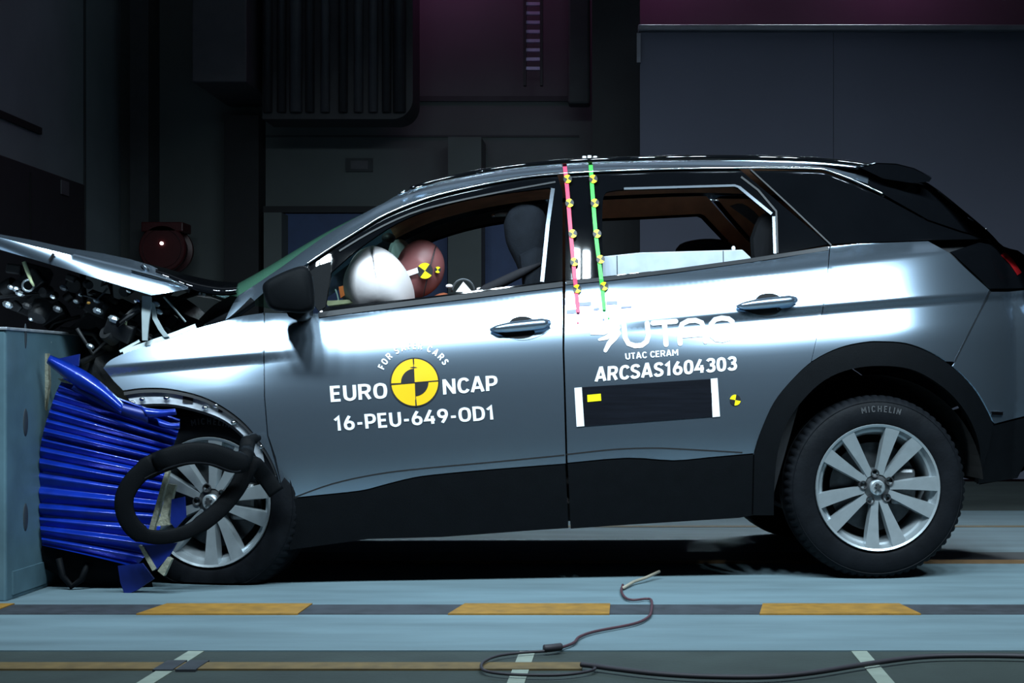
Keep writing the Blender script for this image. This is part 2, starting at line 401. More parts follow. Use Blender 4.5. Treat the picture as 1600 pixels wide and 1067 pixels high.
# tilt (degrees, + = faces upward) against height relative to the character line; s = sharpness of the crease
def table(s):
    if s:
        k = [(-1.2, -12), (-.70, -9), (-.52, -5), (-.36, 0), (-.24, 4), (-.18, 8), (-.14, 15), (-.11, 21), (-.07, 23), (-.04, 24), (-.03, -12), (-.008, -12), (.004, 25)]
    else:
        k = [(-1.2, -12), (-.70, -9), (-.52, -5), (-.36, -1), (-.24, 1.5), (-.16, 5), (-.10, 8.5), (-.06, 13), (-.02, 19), (.03, 23)]
    k += [(.05, 25), (.10, 25), (.135, 28), (.15, 52), (.19, 58), (.203, 56)] if s else [(.045, 25), (.10, 25.5), (.165, 27), (.185, 48), (.203, 56)]
    k += [ (.206, 22), (.42, 22), (.50, 26), (.9, 40)]
    ws = [-1.2 + .0025 * i for i in range(841)]; d = [0.0]; 
    def tilt(w):
        for (a, ta), (b, tb) in zip(k, k[1:]):
            if a <= w <= b: return ta + (tb - ta) * (w - a) / (b - a)
        return k[-1][1]
    for w in ws[1:]: d.append(d[-1] + .0025 * math.tan(R(tilt(w - .00125))))
    off = d[int((-.36 + 1.2) / .0025)]
    return [v - off for v in d]
T1, T0 = table(1.0), table(0.0)
def tl(T, w):
    i = (w + 1.2) / .0025; i = max(0, min(len(T) - 2.001, i)); j = int(i); f = i - j
    return T[j] * (1 - f) + T[j + 1] * f
def D(x, z):
    w = z - zc(x)
    wb = wbelt(x)
    ws = w * .205 / wb if 0 < w < wb else (w if w <= 0 else w - wb + .205)     # stretch the shoulder to the belt line
    s = max(sstep(-1.15, -.35, x), sstep(-2.1, -2.45, x) * .85)
    f = lambda q: tl(T1, q) * s + tl(T0, q) * (1 - s)
    d = f(ws)
    if w > 0:                                        # keep the tilt of the stretched shoulder
        b0 = f(0.0); d = b0 + (d - b0) * wb / .205 if w < wb else d - (f(.205) - b0) * (1 - wb / .205)
    if x < -2.2: d += .10 * (x + 2.2) ** 2
    if x > -.2: t = min(x + .2, .85); d += .05 * t * t + .48 * t ** 3 + max(0, x - .65) * .5
    return d + 0.012
def surf(px, py, off=0.0):
    d = 0.05
    for _ in range(8):
        p = cpt(px, py, d); d = D(p.x, p.z) + off
    return cpt(px, py, d)
def nrm(x, z):
    e = .004
    a = (D(x + e, z) - D(x - e, z)) / (2 * e); b = (D(x, z + e) - D(x, z - e)) / (2 * e)
    return Vector((a, -1, b)).normalized()

def cr(pts, n=6):
    """Catmull-Rom through pixel points"""
    out = []; P = [pts[0]] + list(pts) + [pts[-1]]
    for i in range(1, len(P) - 2):
        p0, p1, p2, p3 = [Vector(q) for q in P[i-1:i+3]]
        for k in range(n):
            t = k / n
            out.append(tuple(.5 * ((2*p1) + (p2-p0)*t + (2*p0-5*p1+4*p2-p3)*t*t + (3*p1-p0-3*p2+p3)*t**3)))
    out.append(tuple(pts[-1])); return out
def dens(poly, step=6.0, closed=True):
    out = []; n = len(poly)
    for i in range(n if closed else n - 1):
        a = Vector(poly[i]); b = Vector(poly[(i + 1) % n]); k = max(1, int((b - a).length / step))
        for j in range(k): out.append(tuple(a + (b - a) * j / k))
    if not closed: out.append(tuple(poly[-1]))
    return out
def inside(p, poly):
    x, y = p; c = False; n = len(poly); j = n - 1
    for i in range(n):
        xi, yi = poly[i]; xj, yj = poly[j]
        if (yi > y) != (yj > y) and x < (xj - xi) * (y - yi) / (yj - yi) + xi: c = not c
        j = i
    return c
def shrink(poly, g):
    """move every outline vertex inward by g"""
    n = len(poly); A = sum(poly[i][0]*poly[(i+1)%n][1] - poly[(i+1)%n][0]*poly[i][1] for i in range(n)); sg = 1 if A > 0 else -1
    out = []
    for i in range(n):
        p = Vector(poly[i-1]); q = Vector(poly[i]); r = Vector(poly[(i+1)%n])
        e1 = (q - p); e2 = (r - q)
        n1 = Vector((-e1.y, e1.x)) * sg; n2 = Vector((-e2.y, e2.x)) * sg
        if n1.length > 0: n1.normalize()
        if n2.length > 0: n2.normalize()
        m = n1 + n2
        if m.length < .2: out.append(tuple(q)); continue
        m.normalize(); out.append(tuple(q + m * g / max(.4, m.dot(n1))))
    return out
def panel(name, m, outer, holes=(), off=0.0, parent=None, gap=.0025, depth=.018, step=.022, far=False, px_step=6.0):
    """a sheet cut from the body-side surface; outlines in pixels; edges turn inward by depth"""
    def conv(poly):
        r = []
        for q in dens(poly, px_step):
            p = surf(q[0], q[1], off); r.append((p.x, p.z - zc(p.x)))
        return r
    O = shrink(conv(outer), gap) if gap else conv(outer); H = [conv(h) for h in holes]
    verts = []; edges = []; loops = []
    for L in [O] + H:
        s = len(verts); verts += [Vector(p) for p in L]; edges += [(s + i, s + (i + 1) % len(L)) for i in range(len(L))]; loops.append((s, len(L)))
    xs = [p[0] for p in O]; ws = [p[1] for p in O]
    rows = []; w = math.floor(min(ws) / step) * step
    while w < max(ws): rows.append(w); w += step
    rows += [r for r in (-.035, -.028, -.022, -.014, -.006, 0.0, .006, .13, .145, .165, .2) if min(ws) < r < max(ws)]
    nx = int((max(xs) - min(xs)) / step) + 1
    segs = [(L[i], L[(i + 1) % len(L)]) for L in [O] + H for i in range(len(L))]
    bset = {}
    for L in [O] + H:
        for p in L: bset.setdefault((int(p[0] // step), int(p[1] // step)), []).append(p)
    for r in rows:
        for i in range(nx):
            p = (min(xs) + (i + .5 * (int(r / step) % 2)) * step, r)
            if not inside(p, O) or any(inside(p, h) for h in H): continue
            cx, cy = int(p[0] // step), int(p[1] // step)
            near = False
            for a in (-1, 0, 1):
                for b in (-1, 0, 1):
                    for q in bset.get((cx + a, cy + b), ()):
                        if (p[0]-q[0])**2 + (p[1]-q[1])**2 < (step*.4)**2: near = True
            if not near: verts.append(Vector(p))
    ov, oe, of, vi, ei, fi = delaunay_2d_cdt(verts, edges, [], 0, 1e-6)
    V = []; N = []
    for p in ov:
        x = p.x; z = p.y + zc(x); d = D(x, z) + off; n = nrm(x, z)
        V.append(Vector((x, d, z))); N.append(n)
    Fc = []
    for f in of:
        c = sum((Vector(ov[i]) for i in f), Vector((0, 0))) / len(f)
        if inside(c, O) and not any(inside(c, h) for h in H):
            a, b, c_ = [V[i] for i in f[:3]]
            g = (b - a).cross(c_ - a)
            Fc.append(tuple(f) if g.y < 0 else tuple(reversed(f)))
    # turned edges
    if depth:
        from collections import Counter
        cnt = Counter()
        for f in Fc:
            for i in range(len(f)): cnt[tuple(sorted((f[i], f[(i+1) % len(f)])))] += 1
        dm = {}
        for f in list(Fc):
            for i in range(len(f)):
                a, b = f[i], f[(i+1) % len(f)]
                if cnt[tuple(sorted((a, b)))] == 1:
                    q = []
                    for v_, dd in ((b, 0), (a, 0), (a, depth), (b, depth)):
                        k = (v_, dd)
                        if k not in dm:
                            dm[k] = len(V); V.append(V[v_] + Vector((0, dd, 0))); N.append(N[v_])
                        q.append(dm[k])
                    Fc.append(tuple(q))
    if far:
        V = [Vector((v.x, 2 * CC - v.y, v.z)) for v in V]; N = [Vector((n.x, -n.y, n.z)) for n in N]; Fc = [tuple(reversed(f)) for f in Fc]
    return obj(name, V, Fc, m, parent, True, N)
def ribbon(name, m, line, wpx, off=-.004, parent=None, thick=.006, far=False, taper=False, rnd=False):
    """narrow strip with depth laid along a pixel polyline on the body side"""
    mb = MB(); pts = dens(line, 8, False); rows = []
    for i, q in enumerate(pts):
        a = Vector(pts[max(0, i-1)]); b = Vector(pts[min(len(pts)-1, i+1)]); t = (b - a).normalized(); nn = Vector((-t.y, t.x))
        h = wpx / 2
        if taper and (i == 0 or i == len(pts) - 1): h *= .3
        c = Vector(q); p1 = surf(*(c + nn * h), 0); p2 = surf(*(c - nn * h), 0)
        o1 = Vector((0, off, 0)); o2 = Vector((0, off + thick, 0))
        if rnd: rows.append([p1 + o2] + [p1.lerp(p2, .5 - .5 * math.cos(math.pi * j / 6)) + o1 * (.2 + 1.6 * math.sin(math.pi * j / 6)) for j in range(7)] + [p2 + o2])
        else: rows.append([p1 + o2, p1 + o1, p2 + o1, p2 + o2])
    mb.grid(rows)
    if far: mb.v = [Vector((v.x, 2*CC - v.y, v.z)) for v in mb.v]
    return mb.out(name, m, parent, smooth=rnd)
def mirror(mb): mb.v = [Vector((v.x, 2*CC - v.y, v.z)) for v in mb.v]; return mb

# outlines (pixels)
ARCH_F = cr([(192, 611), (225, 607), (270, 609), (325, 624), (375, 656), (410, 697), (430, 735), (440, 778)], 5)
FEN_TOP = cr([(160, 575), (172, 562), (200, 549), (265, 528), (305, 513), (335, 505), (372, 494), (413, 488)], 4)
ARCH_R = cr([(1178, 712), (1181, 700), (1190, 673), (1210, 629), (1239, 593), (1271, 564), (1311, 544), (1351, 535), (1380, 534), (1416, 537), (1452, 550), (1488, 572), (1521, 605), (1541, 637), (1553, 663)], 4)
ARCH_RI = cr([(1210, 806), (1211, 760), (1216, 709), (1231, 661), (1263, 617), (1299, 589), (1343, 575), (1392, 573), (1432, 581), (1472, 605), (1500, 633), (1521, 669), (1531, 709), (1528, 757)], 4)
iR = ARCH_R.index(min(ARCH_R, key=lambda p: abs(p[0] - 1269))); iB = ARCH_R.index(min(ARCH_R, key=lambda p: abs(p[0] - 1490)))
GAP_F = [(413, 488), (412, 545), (413, 620), (418, 680)]
BELT = [(413, 488), (500, 489), (560, 480), (640, 470), (760, 455), (880, 440)]
BELT_R = [(883, 440), (945, 434), (1060, 420), (1170, 405), (1235, 395), (1297, 384)]
CLAD_F = cr([(442, 780), (500, 774), (564, 767), (600, 758), (645, 747), (690, 741), (780, 733), (884, 725)], 3)
CLAD_R = cr([(886, 724), (980, 716), (1052, 720), (1110, 715), (1178, 709)], 3)
SILL_F = [(452, 860), (474, 857), (576, 843), (690, 840), (840, 829), (889, 826)]
SILL_R = [(891, 827), (960, 822), (1060, 816), (1155, 810), (1168, 806), (1200, 806)]
GAP_B = [(880, 440), (880, 545), (882, 610), (885, 725)]
GAP_C = [(1297, 384), (1293, 440), (1283, 500), (1268, 566)]
CHROME = cr([(481, 411), (520, 385), (560, 360), (600, 336), (650, 315), (700, 300), (780, 283), (850, 273), (944, 267), (1069, 263), (1180, 262), (1269, 263), (1290, 265)], 4)
CHROME_D = cr([(1290, 265), (1320, 276), (1350, 289), (1378, 302)], 4)
iC = CHROME.index(min(CHROME, key=lambda p: abs(p[0] - 880))); iD = CHROME.index(min(CHROME, key=lambda p: abs(p[0] - 1166)))
WIN_F = cr([(517, 426), (560, 389), (620, 349), (680, 325), (760, 306), (858, 293)], 4) + [(861, 296), (853, 350), (844, 441)] + [(760, 452), (640, 467), (508, 480)]
WIN_FQ = [(488, 428), (511, 410), (503, 462), (497, 470)]
WIN_R = cr([(942, 432), (941, 340), (944, 305), (958, 298), (977, 296)], 3) + [(1060, 294), (1148, 291), (1156, 294), (1204, 335), (1209, 345), (1210, 398), (1170, 404), (1060, 419)]
FRAME_F = [(497, 487), (484, 470), (478, 420), (481, 413)] + CHROME[1:iC + 1] + [(880, 300), (880, 439)] + BELT[::-1][1:5]
FRAME_R = [(883, 439), (883, 272)] + CHROME[iC + 1:iD + 1] + [(1297, 382), (1235, 394), (1170, 404.5), (1060, 419.5), (945, 433.5)]
QGLASS = [(1171, 266), (1269, 266), (1290, 269), (1320, 280), (1350, 293), (1378, 306), (1450, 345), (1500, 362), (1545, 374), (1450, 376), (1340, 380), (1301, 382)]

# painted side panels, near side then far side
def side(far):
    fen = panel('front_wing', 'paint', FEN_TOP + GAP_F + [(428, 715), (438, 750), (441, 779)] + ARCH_F[::-1][1:] + [(178, 597)], parent=car, far=far)
    fd = panel('front_door', 'paint', BELT + GAP_B[1:] + CLAD_F[::-1] + [(441, 770), (430, 715), (418, 680), (413, 620), (412, 545)], parent=car, far=far)
    rd = panel('rear_door', 'paint', BELT_R + GAP_C[1:] + ARCH_R[:iR][::-1] + CLAD_R[::-1] + [(883, 610), (881, 545)], parent=car, far=far)
    qp = panel('quarter_panel', 'paint', [(1298, 384), (1340, 380), (1450, 376), (1483, 394), (1515, 424), (1547, 453), (1530, 488), (1490, 566)] + ARCH_R[iR:iB][::-1] + GAP_C[::-1][:-1], parent=car, far=far)
    bp = panel('rear_bumper', 'paint', [(1548, 455), (1575, 455), (1606, 452), (1626, 560), (1618, 640), (1600, 651), (1553, 663)] + ARCH_R[iB:][::-1], parent=car, far=far)
    bl = panel('bumper_skirt', 'cladding', [(1553, 664), (1600, 652), (1620, 642), (1615, 700), (1590, 748), (1527, 757)] + ARCH_RI[::-1][1:8] + [(1510, 620)], off=.004, parent=car, far=far)
    ar = panel('rear_arch_trim', 'cladding', ARCH_R + [(1546, 700), (1530, 752)] + ARCH_RI[::-1] + [(1176, 806)], off=-.014, parent=car, far=far, depth=.05)
    c1 = panel('door_cladding', 'cladding', CLAD_F + [(888, 790)] + SILL_F[::-1] + [(448, 820)], off=-.006, parent=fd, far=far)
    c2 = panel('door_cladding', 'cladding', CLAD_R + [(1176, 806)] + SILL_R[::-1][2:] + [(888, 760)], off=-.006, parent=rd, far=far)
    f1 = panel('window_frame', 'black_gloss', FRAME_F, [WIN_F], off=.006, parent=fd, far=far, depth=.035)
    panel('mirror_base', 'cladding', [(483, 424), (496, 414), (518, 407), (518, 425), (509, 480), (498, 488), (486, 470)], off=.002, parent=fd, far=far)
    f2 = panel('window_frame', 'black_gloss', FRAME_R, [WIN_R], off=.006, parent=rd, far=far, depth=.035)
    qg = panel('quarter_window', 'black_gloss', QGLASS, off=.008, parent=car, far=far)
    dp = panel('rear_pillar', 'black_gloss', [(1170, 264), (1185, 258), (1290, 256), (1340, 261), (1425, 284), (1452, 290), (1500, 330), (1535, 360), (1562, 383), (1545, 374), (1500, 361), (1450, 344), (1378, 303), (1350, 290), (1320, 277), (1290, 266)], off=.012, parent=car, far=far)
    tlp = panel('tail_lamp', 'black_gloss', [(1484, 393), (1530, 378), (1563, 384), (1596, 398), (1605, 451), (1548, 452)], off=-.004, parent=car, far=far)
    ribbon('lamp_strip', 'lamp_red', [(1566, 396), (1580, 410), (1592, 428)], 8, -.008, tlp, far=far)
    if far:
        panel('door_lining', 'trim_dark', FRAME_F, [WIN_F], off=.06, parent=fd, far=True, depth=0)
        panel('door_lining', 'headliner', FRAME_R, [WIN_R], off=.06, parent=rd, far=True, depth=0)
        panel('pillar_lining', 'headliner', QGLASS, off=.06, parent=qg, far=True, depth=0)
    else:
        panel('door_lining', 'trim_dark', FRAME_F, [WIN_F], off=.05, parent=fd, depth=0)
        panel('door_lining', 'trim_dark', FRAME_R, [WIN_R], off=.05, parent=rd, depth=0)
        panel('pillar_lining', 'trim_dark', QGLASS, off=.06, parent=qg, depth=0)
    panel('door_card', 'trim_dark', BELT + GAP_B[1:] + SILL_F[::-1], off=.07, parent=fd, far=far, depth=0, step=.05)
    panel('door_card', 'trim_dark', BELT_R + GAP_C[1:] + SILL_R[::-1], off=.07, parent=rd, far=far, depth=0, step=.05)
    panel('inner_panel', 'trim_dark', [(1298, 384), (1450, 376), (1600, 400), (1600, 560), (1490, 566), (1380, 540), (1280, 566)], off=.09, parent=qp, far=far, depth=0, step=.05)
    ribbon('window_trim', 'chrome', CHROME, 4.4, -.006, car, far=far, rnd=True)
    ribbon('window_trim', 'chrome', CHROME_D, 4.2, -.006, car, far=far, rnd=True)
    return fen, fd, rd, qp, f1, f2, bp
fen, fd, rd, qp, f1, f2, bumper = side(False)
side(True)

# grooves, belt strips, chrome details (near side)
ribbon('groove', 'void', cr([(455, 779), (519, 756), (588, 741), (660, 732), (780, 721), (882, 711)], 4), 2.2, -.001, fd, .002)
ribbon('groove', 'void', cr([(885, 710), (960, 702), (1022, 700), (1072, 702), (1160, 707)], 4), 2.2, -.001, rd, .002)
ribbon('belt_strip', 'trim_dark', [(498, 492), (560, 484), (640, 474), (760, 459), (879, 444)], 8, -.007, fd, .012)
ribbon('belt_strip', 'trim_dark', [(884, 442), (945, 436), (1060, 422), (1170, 407), (1235, 397), (1294, 388)], 6, -.007, rd, .012)
ribbon('window_edge', 'trim_alu', [(975, 294.5), (1060, 292), (1148, 289.5), (1155, 292)], 3.4, .002, rd, .01)
ribbon('window_edge', 'trim_alu', [(1155, 292), (1206, 334)], 4.4, .002, rd, .01)
ribbon('window_edge', 'trim_alu', [(1209, 338), (1211, 396)], 4.6, .002, rd, .01)
ribbon('frame_line', 'trim_dark', [(1158, 276), (1185, 297), (1213, 330), (1215, 395)], 3, .001, rd, .008)
ribbon('window_edge', 'trim_alu', [(864, 294), (856, 350), (847, 440)], 6, .002, fd, .02)
ribbon('frame_line', 'trim_dark', cr([(530, 392), (580, 362), (640, 334), (700, 317), (780, 300), (868, 284)], 3), 2.5, .001, fd, .008)
ribbon('door_seam', 'trim_dark', [(1172, 264), (1235, 322), (1299, 383)], 2.2, -.002, rd, .01)
ribbon('reflector', 'chrome', [(1549, 645.5), (1566, 646)], 5.5, -.008, bumper, .008)
ribbon('seam_strip', 'trim_alu', [(1548, 455), (1530, 489), (1491, 566)], 2.4, -.001, bumper, .004)
ribbon('wing_edge', 'pale_plate', cr([(192, 550), (235, 535), (270, 523), (306, 509)], 3), 7, .0, fen, .02)
ribbon('wing_edge', 'pale_plate', cr([(184, 549), (215, 532)], 3), 4, .03, fen, .02)

# exposed wheel-arch flange of the front wing, with holes and clips
ARCH_FI = cr([(206, 634), (262, 633), (310, 643), (350, 659), (384, 688), (404, 722), (424, 755)], 5)
fl_ = panel('arch_flange', 'bare_steel', ARCH_F + ARCH_FI[::-1], off=.022, parent=car, depth=.03)
ribbon('flange_lip', 'chrome', ARCH_FI[:20], 4, .012, fl_, .012)
ribbon('flange_lip', 'trim_dark', [(p[0] + 1, p[1] + 4) for p in ARCH_F], 5, .006, fl_, .012)
ribbon('flange_hole', 'void', [(284, 623), (300, 624)], 13, .018, fl_, .006)
ribbon('flange_hole', 'void', [(340, 640), (347, 642)], 7, .018, fl_, .006)
for q in ((207, 629), (222, 624), (320, 637), (260, 622), (338, 634), (365, 660), (409, 698), (432, 745)):
    c = surf(q[0], q[1], .012); MB().ellipsoid(c, .012, .008, .008, 10, 6).out('clip', 'chrome', fl_, smooth=True)
# lining of the wheel openings
for px, py, rr_, x in ((1372, 764, .435, 0), (330, 775, .40, 0)):
    for far in (False, True):
        c = cpt(px, py, .06)
        m_ = MB().lathe([(rr_, .07), (rr_, .42), (0.02, .42)], 28, R(4), R(176)).xf(Matrix.Translation((c.x, .06, c.z)))
        if far: mirror(m_)
        m_.out('wheel_liner', 'void', car)

# roof side rail, roof, pillars
ROOF = cr([(372, 462), (400, 444), (440, 417), (480, 388), (520, 361), (560, 338), (600, 317), (650, 297), (700, 283), (780, 267), (880, 256), (1000, 251), (1120, 249), (1250, 252), (1300, 256), (1330, 260), (1356, 264)], 4)
LOW = cr([(352, 500), (385, 480), (425, 447), (481, 411), (520, 385), (560, 360), (600, 336), (650, 315), (700, 300), (780, 283), (880, 270), (1000, 265), (1120, 262.5), (1250, 262.5), (1290, 265), (1320, 275), (1356, 287)], 4)
def rail_rows():
    rows = []
    for a, b in zip(LOW, ROOF):
        p = surf(a[0], a[1], -.002); q0 = surf(b[0], b[1], .0); q = cpt(b[0], b[1], max(q0.y, p.y + .085) + .01)
        mid = (p + q) / 2 + Vector((0, -.006, .004)); rows.append([p, p.lerp(mid, .5) + Vector((0, -.003, 0)), mid, q.lerp(mid, .4) + Vector((0, -.004, .001)), q])
    return rows
RR = rail_rows()
MB().grid(RR).out('roof_side_rail', 'paint', car, smooth=True)
mirror(MB().grid(RR)).out('roof_side_rail', 'paint', car, smooth=True)
edge = [r[-1] for r in RR]
k0 = 24                                               # index where the windscreen header sits
def across(e, crown, n=14, fwd=0.0, e2=None):
    out = []
    for i in range(n + 1):
        t = i / n; s = 4 * t * (1 - t); y = e.y + (2*CC - 2*e.y) * t
        out.append(Vector((e.x - fwd * s, y, e.z + crown * (1 - abs(2*t - 1) ** 2.6))))
    return out
MB().grid([across(e, .05 if i else .035) for i, e in enumerate(edge[k0:])]).out('roof', 'paint', car, smooth=True)
MB().grid([across(e - Vector((0, -.02, .03)), .02) for e in edge[k0 - 1:]]).out('headliner', 'headliner', car, smooth=True)
ws_rows = [across(e + Vector((0, .012, -.004)), .03, 16, .16 * (1 - i / k0) + .03) for i, e in enumerate(edge[:k0 + 1])]
MB().grid(ws_rows).out('windscreen', 'windscreen', car, smooth=True)
# roof rails
for far in (False, True):
    pts = [cpt(x, y, .355) for x, y in cr([(640, 296), (660, 289), (700, 279), (780, 263.5), (880, 253), (1000, 248), (1120, 246), (1250, 248.5), (1320, 254), (1372, 262)], 4)]
    m_ = MB().tube(pts, [.004] + [.011] * (len(pts) - 2) + [.004], 10)
    if far: mirror(m_)
    m_.out('roof_rail', 'black_gloss', car, smooth=True)
# small white roof targets and clips
for x, y in ((913, 248), (921, 247), (930, 248)):
    p = cpt(x, y, .36); MB().lathe([(0, -.01), (.008, -.01), (.008, .01), (0, .01)], 12).xf(Matrix.Translation(p) @ Matrix.Rotation(R(90), 4, 'X')).out('roof_peg', 'white', car)
for x0, x1, y0, y1 in ((622, 634, 304, 299), (640, 664, 297, 290), (744, 757, 270, 267), (985, 1040, 247, 246)):
    a = cpt(x0, y0, .35); b = cpt(x1, y1, .35); MB().tube([a, b], .006, 8).out('roof_clip', 'chrome', car, smooth=True)

# spoiler, tailgate, underbody
prof = [(1345, 262), (1370, 256), (1400, 257), (1428, 264), (1456, 278), (1452, 284), (1425, 286), (1380, 279)]
pr = [cpt(x, y, .34) for x, y in prof]
rows = []
for t in [i / 10 for i in range(11)]:
    y = .34 + (2*CC - .68) * t; cw = .03 * (1 - abs(2*t - 1) ** 3)
    rows.append([Vector((p.x + cw * .6, y, p.z + cw)) for p in pr + pr[:1]])
spm = MB().grid(rows); spm.f.append(tuple(range(len(pr)))); n_ = len(rows[0]) * 10; spm.f.append(tuple(n_ + i for i in range(len(pr))))
spm.out('spoiler', 'black_gloss', car, smooth=True, angle=40)
MB().grid([[v + Vector((0, 0, .004)) for v in r[:5]] for r in rows]).out('spoiler_highlight', 'paint', car, smooth=True)  # pale skin added over the black spoiler to imitate its bright highlight
tg = [cpt(x, y, .40) for x, y in cr([(1400, 270), (1450, 286), (1500, 324), (1545, 362), (1568, 385), (1600, 398), (1614, 450), (1630, 560), (1622, 650), (1600, 735), (1530, 757)], 3)]
rows = []
for t in [i / 12 for i in range(13)]:
    y = .40 + (2*CC - .80) * t; cw = .07 * (1 - abs(2*t - 1) ** 2.5)
    rows.append([Vector((p.x + cw, y, p.z)) for p in tg])
MB().grid(rows).out('tailgate', 'black_gloss', car, smooth=True)
rows = [[surf(x, y, .012), cpt(x, y, .40)] for x, y in ((1425, 284), (1452, 290), (1500, 330), (1535, 360), (1563, 384), (1596, 398), (1605, 451), (1626, 560), (1618, 640), (1615, 700), (1590, 748))]
for far in (False, True):
    m_ = MB().grid(rows); 
    if far: mirror(m_)
    m_.out('rear_corner', 'black_gloss', car, smooth=True)
MB().tube([cpt(1540, 359, .5), cpt(1541, 357, .5)], .006, 8).out('washer_jet', 'chrome', car)
def pitch_box(name, x0, x1, y0, y1, za, zb, m, parent=car, bevel=.01):
    mb = MB().box(x0, x1, y0, y1, za, zb)
    for v in mb.v: v.z += .055 * v.x
    return mb.out(name, m, parent, bevel=bevel)
pitch_box('floor_pan', -2.25, -.45, .12, 1.72, .29, .36, 'void')
pitch_box('boot_floor', -.5, .45, .34, 1.5, .40, .50, 'void')
pitch_box('dashboard', -2.2, -1.86, .16, 1.68, .5, 1.10, 'trim_dark', bevel=.04)
pitch_box('bulkhead', -2.32, -2.2, .2, 1.64, .35, .98, 'void')
pitch_box('parcel_shelf', -.2, .40, .25, 1.59, .98, 1.01, 'trim_dark')

# ------------------------------------------------------------------ wheels
SW = .155                                             # stroke width of the lettering, in cap heights
def _c(*p): return cr(p, 3)
h0_, h1_ = .08, .92
GL = {
 'E': (.52, [[(.47, h1_), (.08, h1_), (.08, h0_), (.47, h0_)], [(.08, .51), (.43, .51)]]),
 'F': (.50, [[(.46, h1_), (.08, h1_), (.08, .02)], [(.08, .49), (.42, .49)]]),
 'U': (.62, [[(.08, .98)] + _c((.08, .40), (.12, .18), (.31, .07), (.50, .18), (.54, .40)) + [(.54, .98)]]),
 'R': (.62, [[(.08, .02), (.08, h1_)] + _c((.33, h1_), (.48, .86), (.52, .70), (.47, .54), (.33, .47)) + [(.08, .47)], [(.34, .46), (.54, .03)]]),
 'O': (.66, [_c((.33, h1_), (.14, .83), (.08, .5), (.14, .17), (.33, h0_), (.52, .17), (.58, .5), (.52, .83), (.33, h1_))]),
 'N': (.64, [[(.08, .02), (.08, .98)], [(.56, .02), (.56, .98)], [(.10, .92), (.54, .08)]]),
 'C': (.58, [_c((.53, .76), (.45, .88), (.32, h1_), (.15, .83), (.08, .5), (.15, .17), (.32, h0_), (.45, .12), (.53, .24))]),
 'A': (.66, [[(.06, .02), (.30, .95), (.36, .95), (.60, .02)], [(.15, .29), (.51, .29)]]),
 'P': (.58, [[(.08, .02), (.08, h1_)] + _c((.32, h1_), (.46, .86), (.51, .67), (.46, .49), (.32, .41)) + [(.08, .41)]]),
 'D': (.64, [[(.08, h0_), (.08, h1_)] + _c((.28, h1_), (.49, .82), (.56, .5), (.49, .18), (.28, h0_)) + [(.08, h0_)]]),
 'S': (.57, [_c((.49, .78), (.42, .89), (.27, h1_), (.13, .86), (.09, .71), (.16, .58), (.38, .46), (.49, .33), (.46, .16), (.30, h0_), (.15, .11), (.07, .23))]),
 'T': (.54, [[(.02, h1_), (.52, h1_)], [(.27, h1_), (.27, .02)]]),
 'M': (.76, [[(.08, .02), (.08, .98)], [(.68, .02), (.68, .98)], [(.11, .92), (.38, .38), (.65, .92)]]),
 '0': (.56, [_c((.28, h1_), (.13, .84), (.08, .6), (.08, .4), (.13, .16), (.28, h0_), (.43, .16), (.48, .4), (.48, .6), (.43, .84), (.28, h1_))]),
 '1': (.40, [[(.04, .72), (.24, .92), (.24, .02)]]),
 '3': (.55, [_c((.08, .80), (.17, .90), (.28, h1_), (.42, .87), (.46, .72), (.40, .58), (.24, .52)), _c((.24, .52), (.42, .46), (.48, .29), (.42, .13), (.27, h0_), (.14, .11), (.06, .22))]),
 '4': (.60, [[(.36, .98), (.07, .30), (.56, .30)], [(.43, .56), (.43, .02)]]),
 '6': (.57, [_c((.33, .95), (.20, .72), (.10, .48), (.08, .32), (.13, .15), (.29, h0_), (.44, .15), (.49, .32), (.44, .49), (.29, .56), (.15, .50))]),
 '9': (.57, [_c((.24, .05), (.37, .28), (.47, .52), (.49, .68), (.44, .85), (.28, h1_), (.13, .85), (.08, .68), (.13, .51), (.28, .44), (.42, .50))]),
 'I': (.18, [[(.09, .02), (.09, .98)]]),
 'H': (.62, [[(.08, .02), (.08, .98)], [(.54, .02), (.54, .98)], [(.08, .51), (.54, .51)]]),
 'L': (.48, [[(.08, .98), (.08, h0_), (.45, h0_)]]),
 'V': (.6, [[(.05, .98), (.30, .05), (.55, .98)]]),
 'B': (.6, [[(.08, h0_), (.08, h1_), (.42, h1_), (.46, .72), (.40, .52), (.08, .52)], [(.40, .52), (.52, .30), (.44, h0_), (.08, h0_)]]),
 '-': (.36, [[(.05, .40), (.31, .40)]]),
}
def strip(pts, w):
    """butt-ended stroke as quads"""
    L = []; P = [Vector(p) for p in pts]; closed = (P[0] - P[-1]).length < 1e-4; n = len(P); vs = []
    for i, p in enumerate(P):
        a = P[i-1] if i else (P[-2] if closed else None); b = P[i+1] if i < n-1 else (P[1] if closed else None)
        t1 = (p - a).normalized() if a is not None else None; t2 = (b - p).normalized() if b is not None else None
        if t1 is None: t1 = t2
        if t2 is None: t2 = t1
        n1 = Vector((-t1.y, t1.x)); n2 = Vector((-t2.y, t2.x)); m = n1 + n2
        m = m.normalized() if m.length > .05 else n1
        k = w / 2 / max(.55, m.dot(n1)); vs += [p + m * k, p - m * k]
    return vs, [(2*i, 2*i+1, 2*i+3, 2*i+2) for i in range(n-1)]
def text_mb(body, bold=0.0):
    mb = MB(); x = 0.0
    for ch in body:
        if ch == ' ': x += .34; continue
        w, st = GL[ch]
        for pl in st:
            pts = []
            for p in pl:
                if not pts or (Vector(p) - Vector(pts[-1])).length > 1e-4: pts.append(p)
            vs, fs = strip([(px_ + x, py_) for px_, py_ in pts], SW + bold)
            mb.add([(v.x, v.y, 0) for v in vs], fs)
        x += w + .10
    return mb
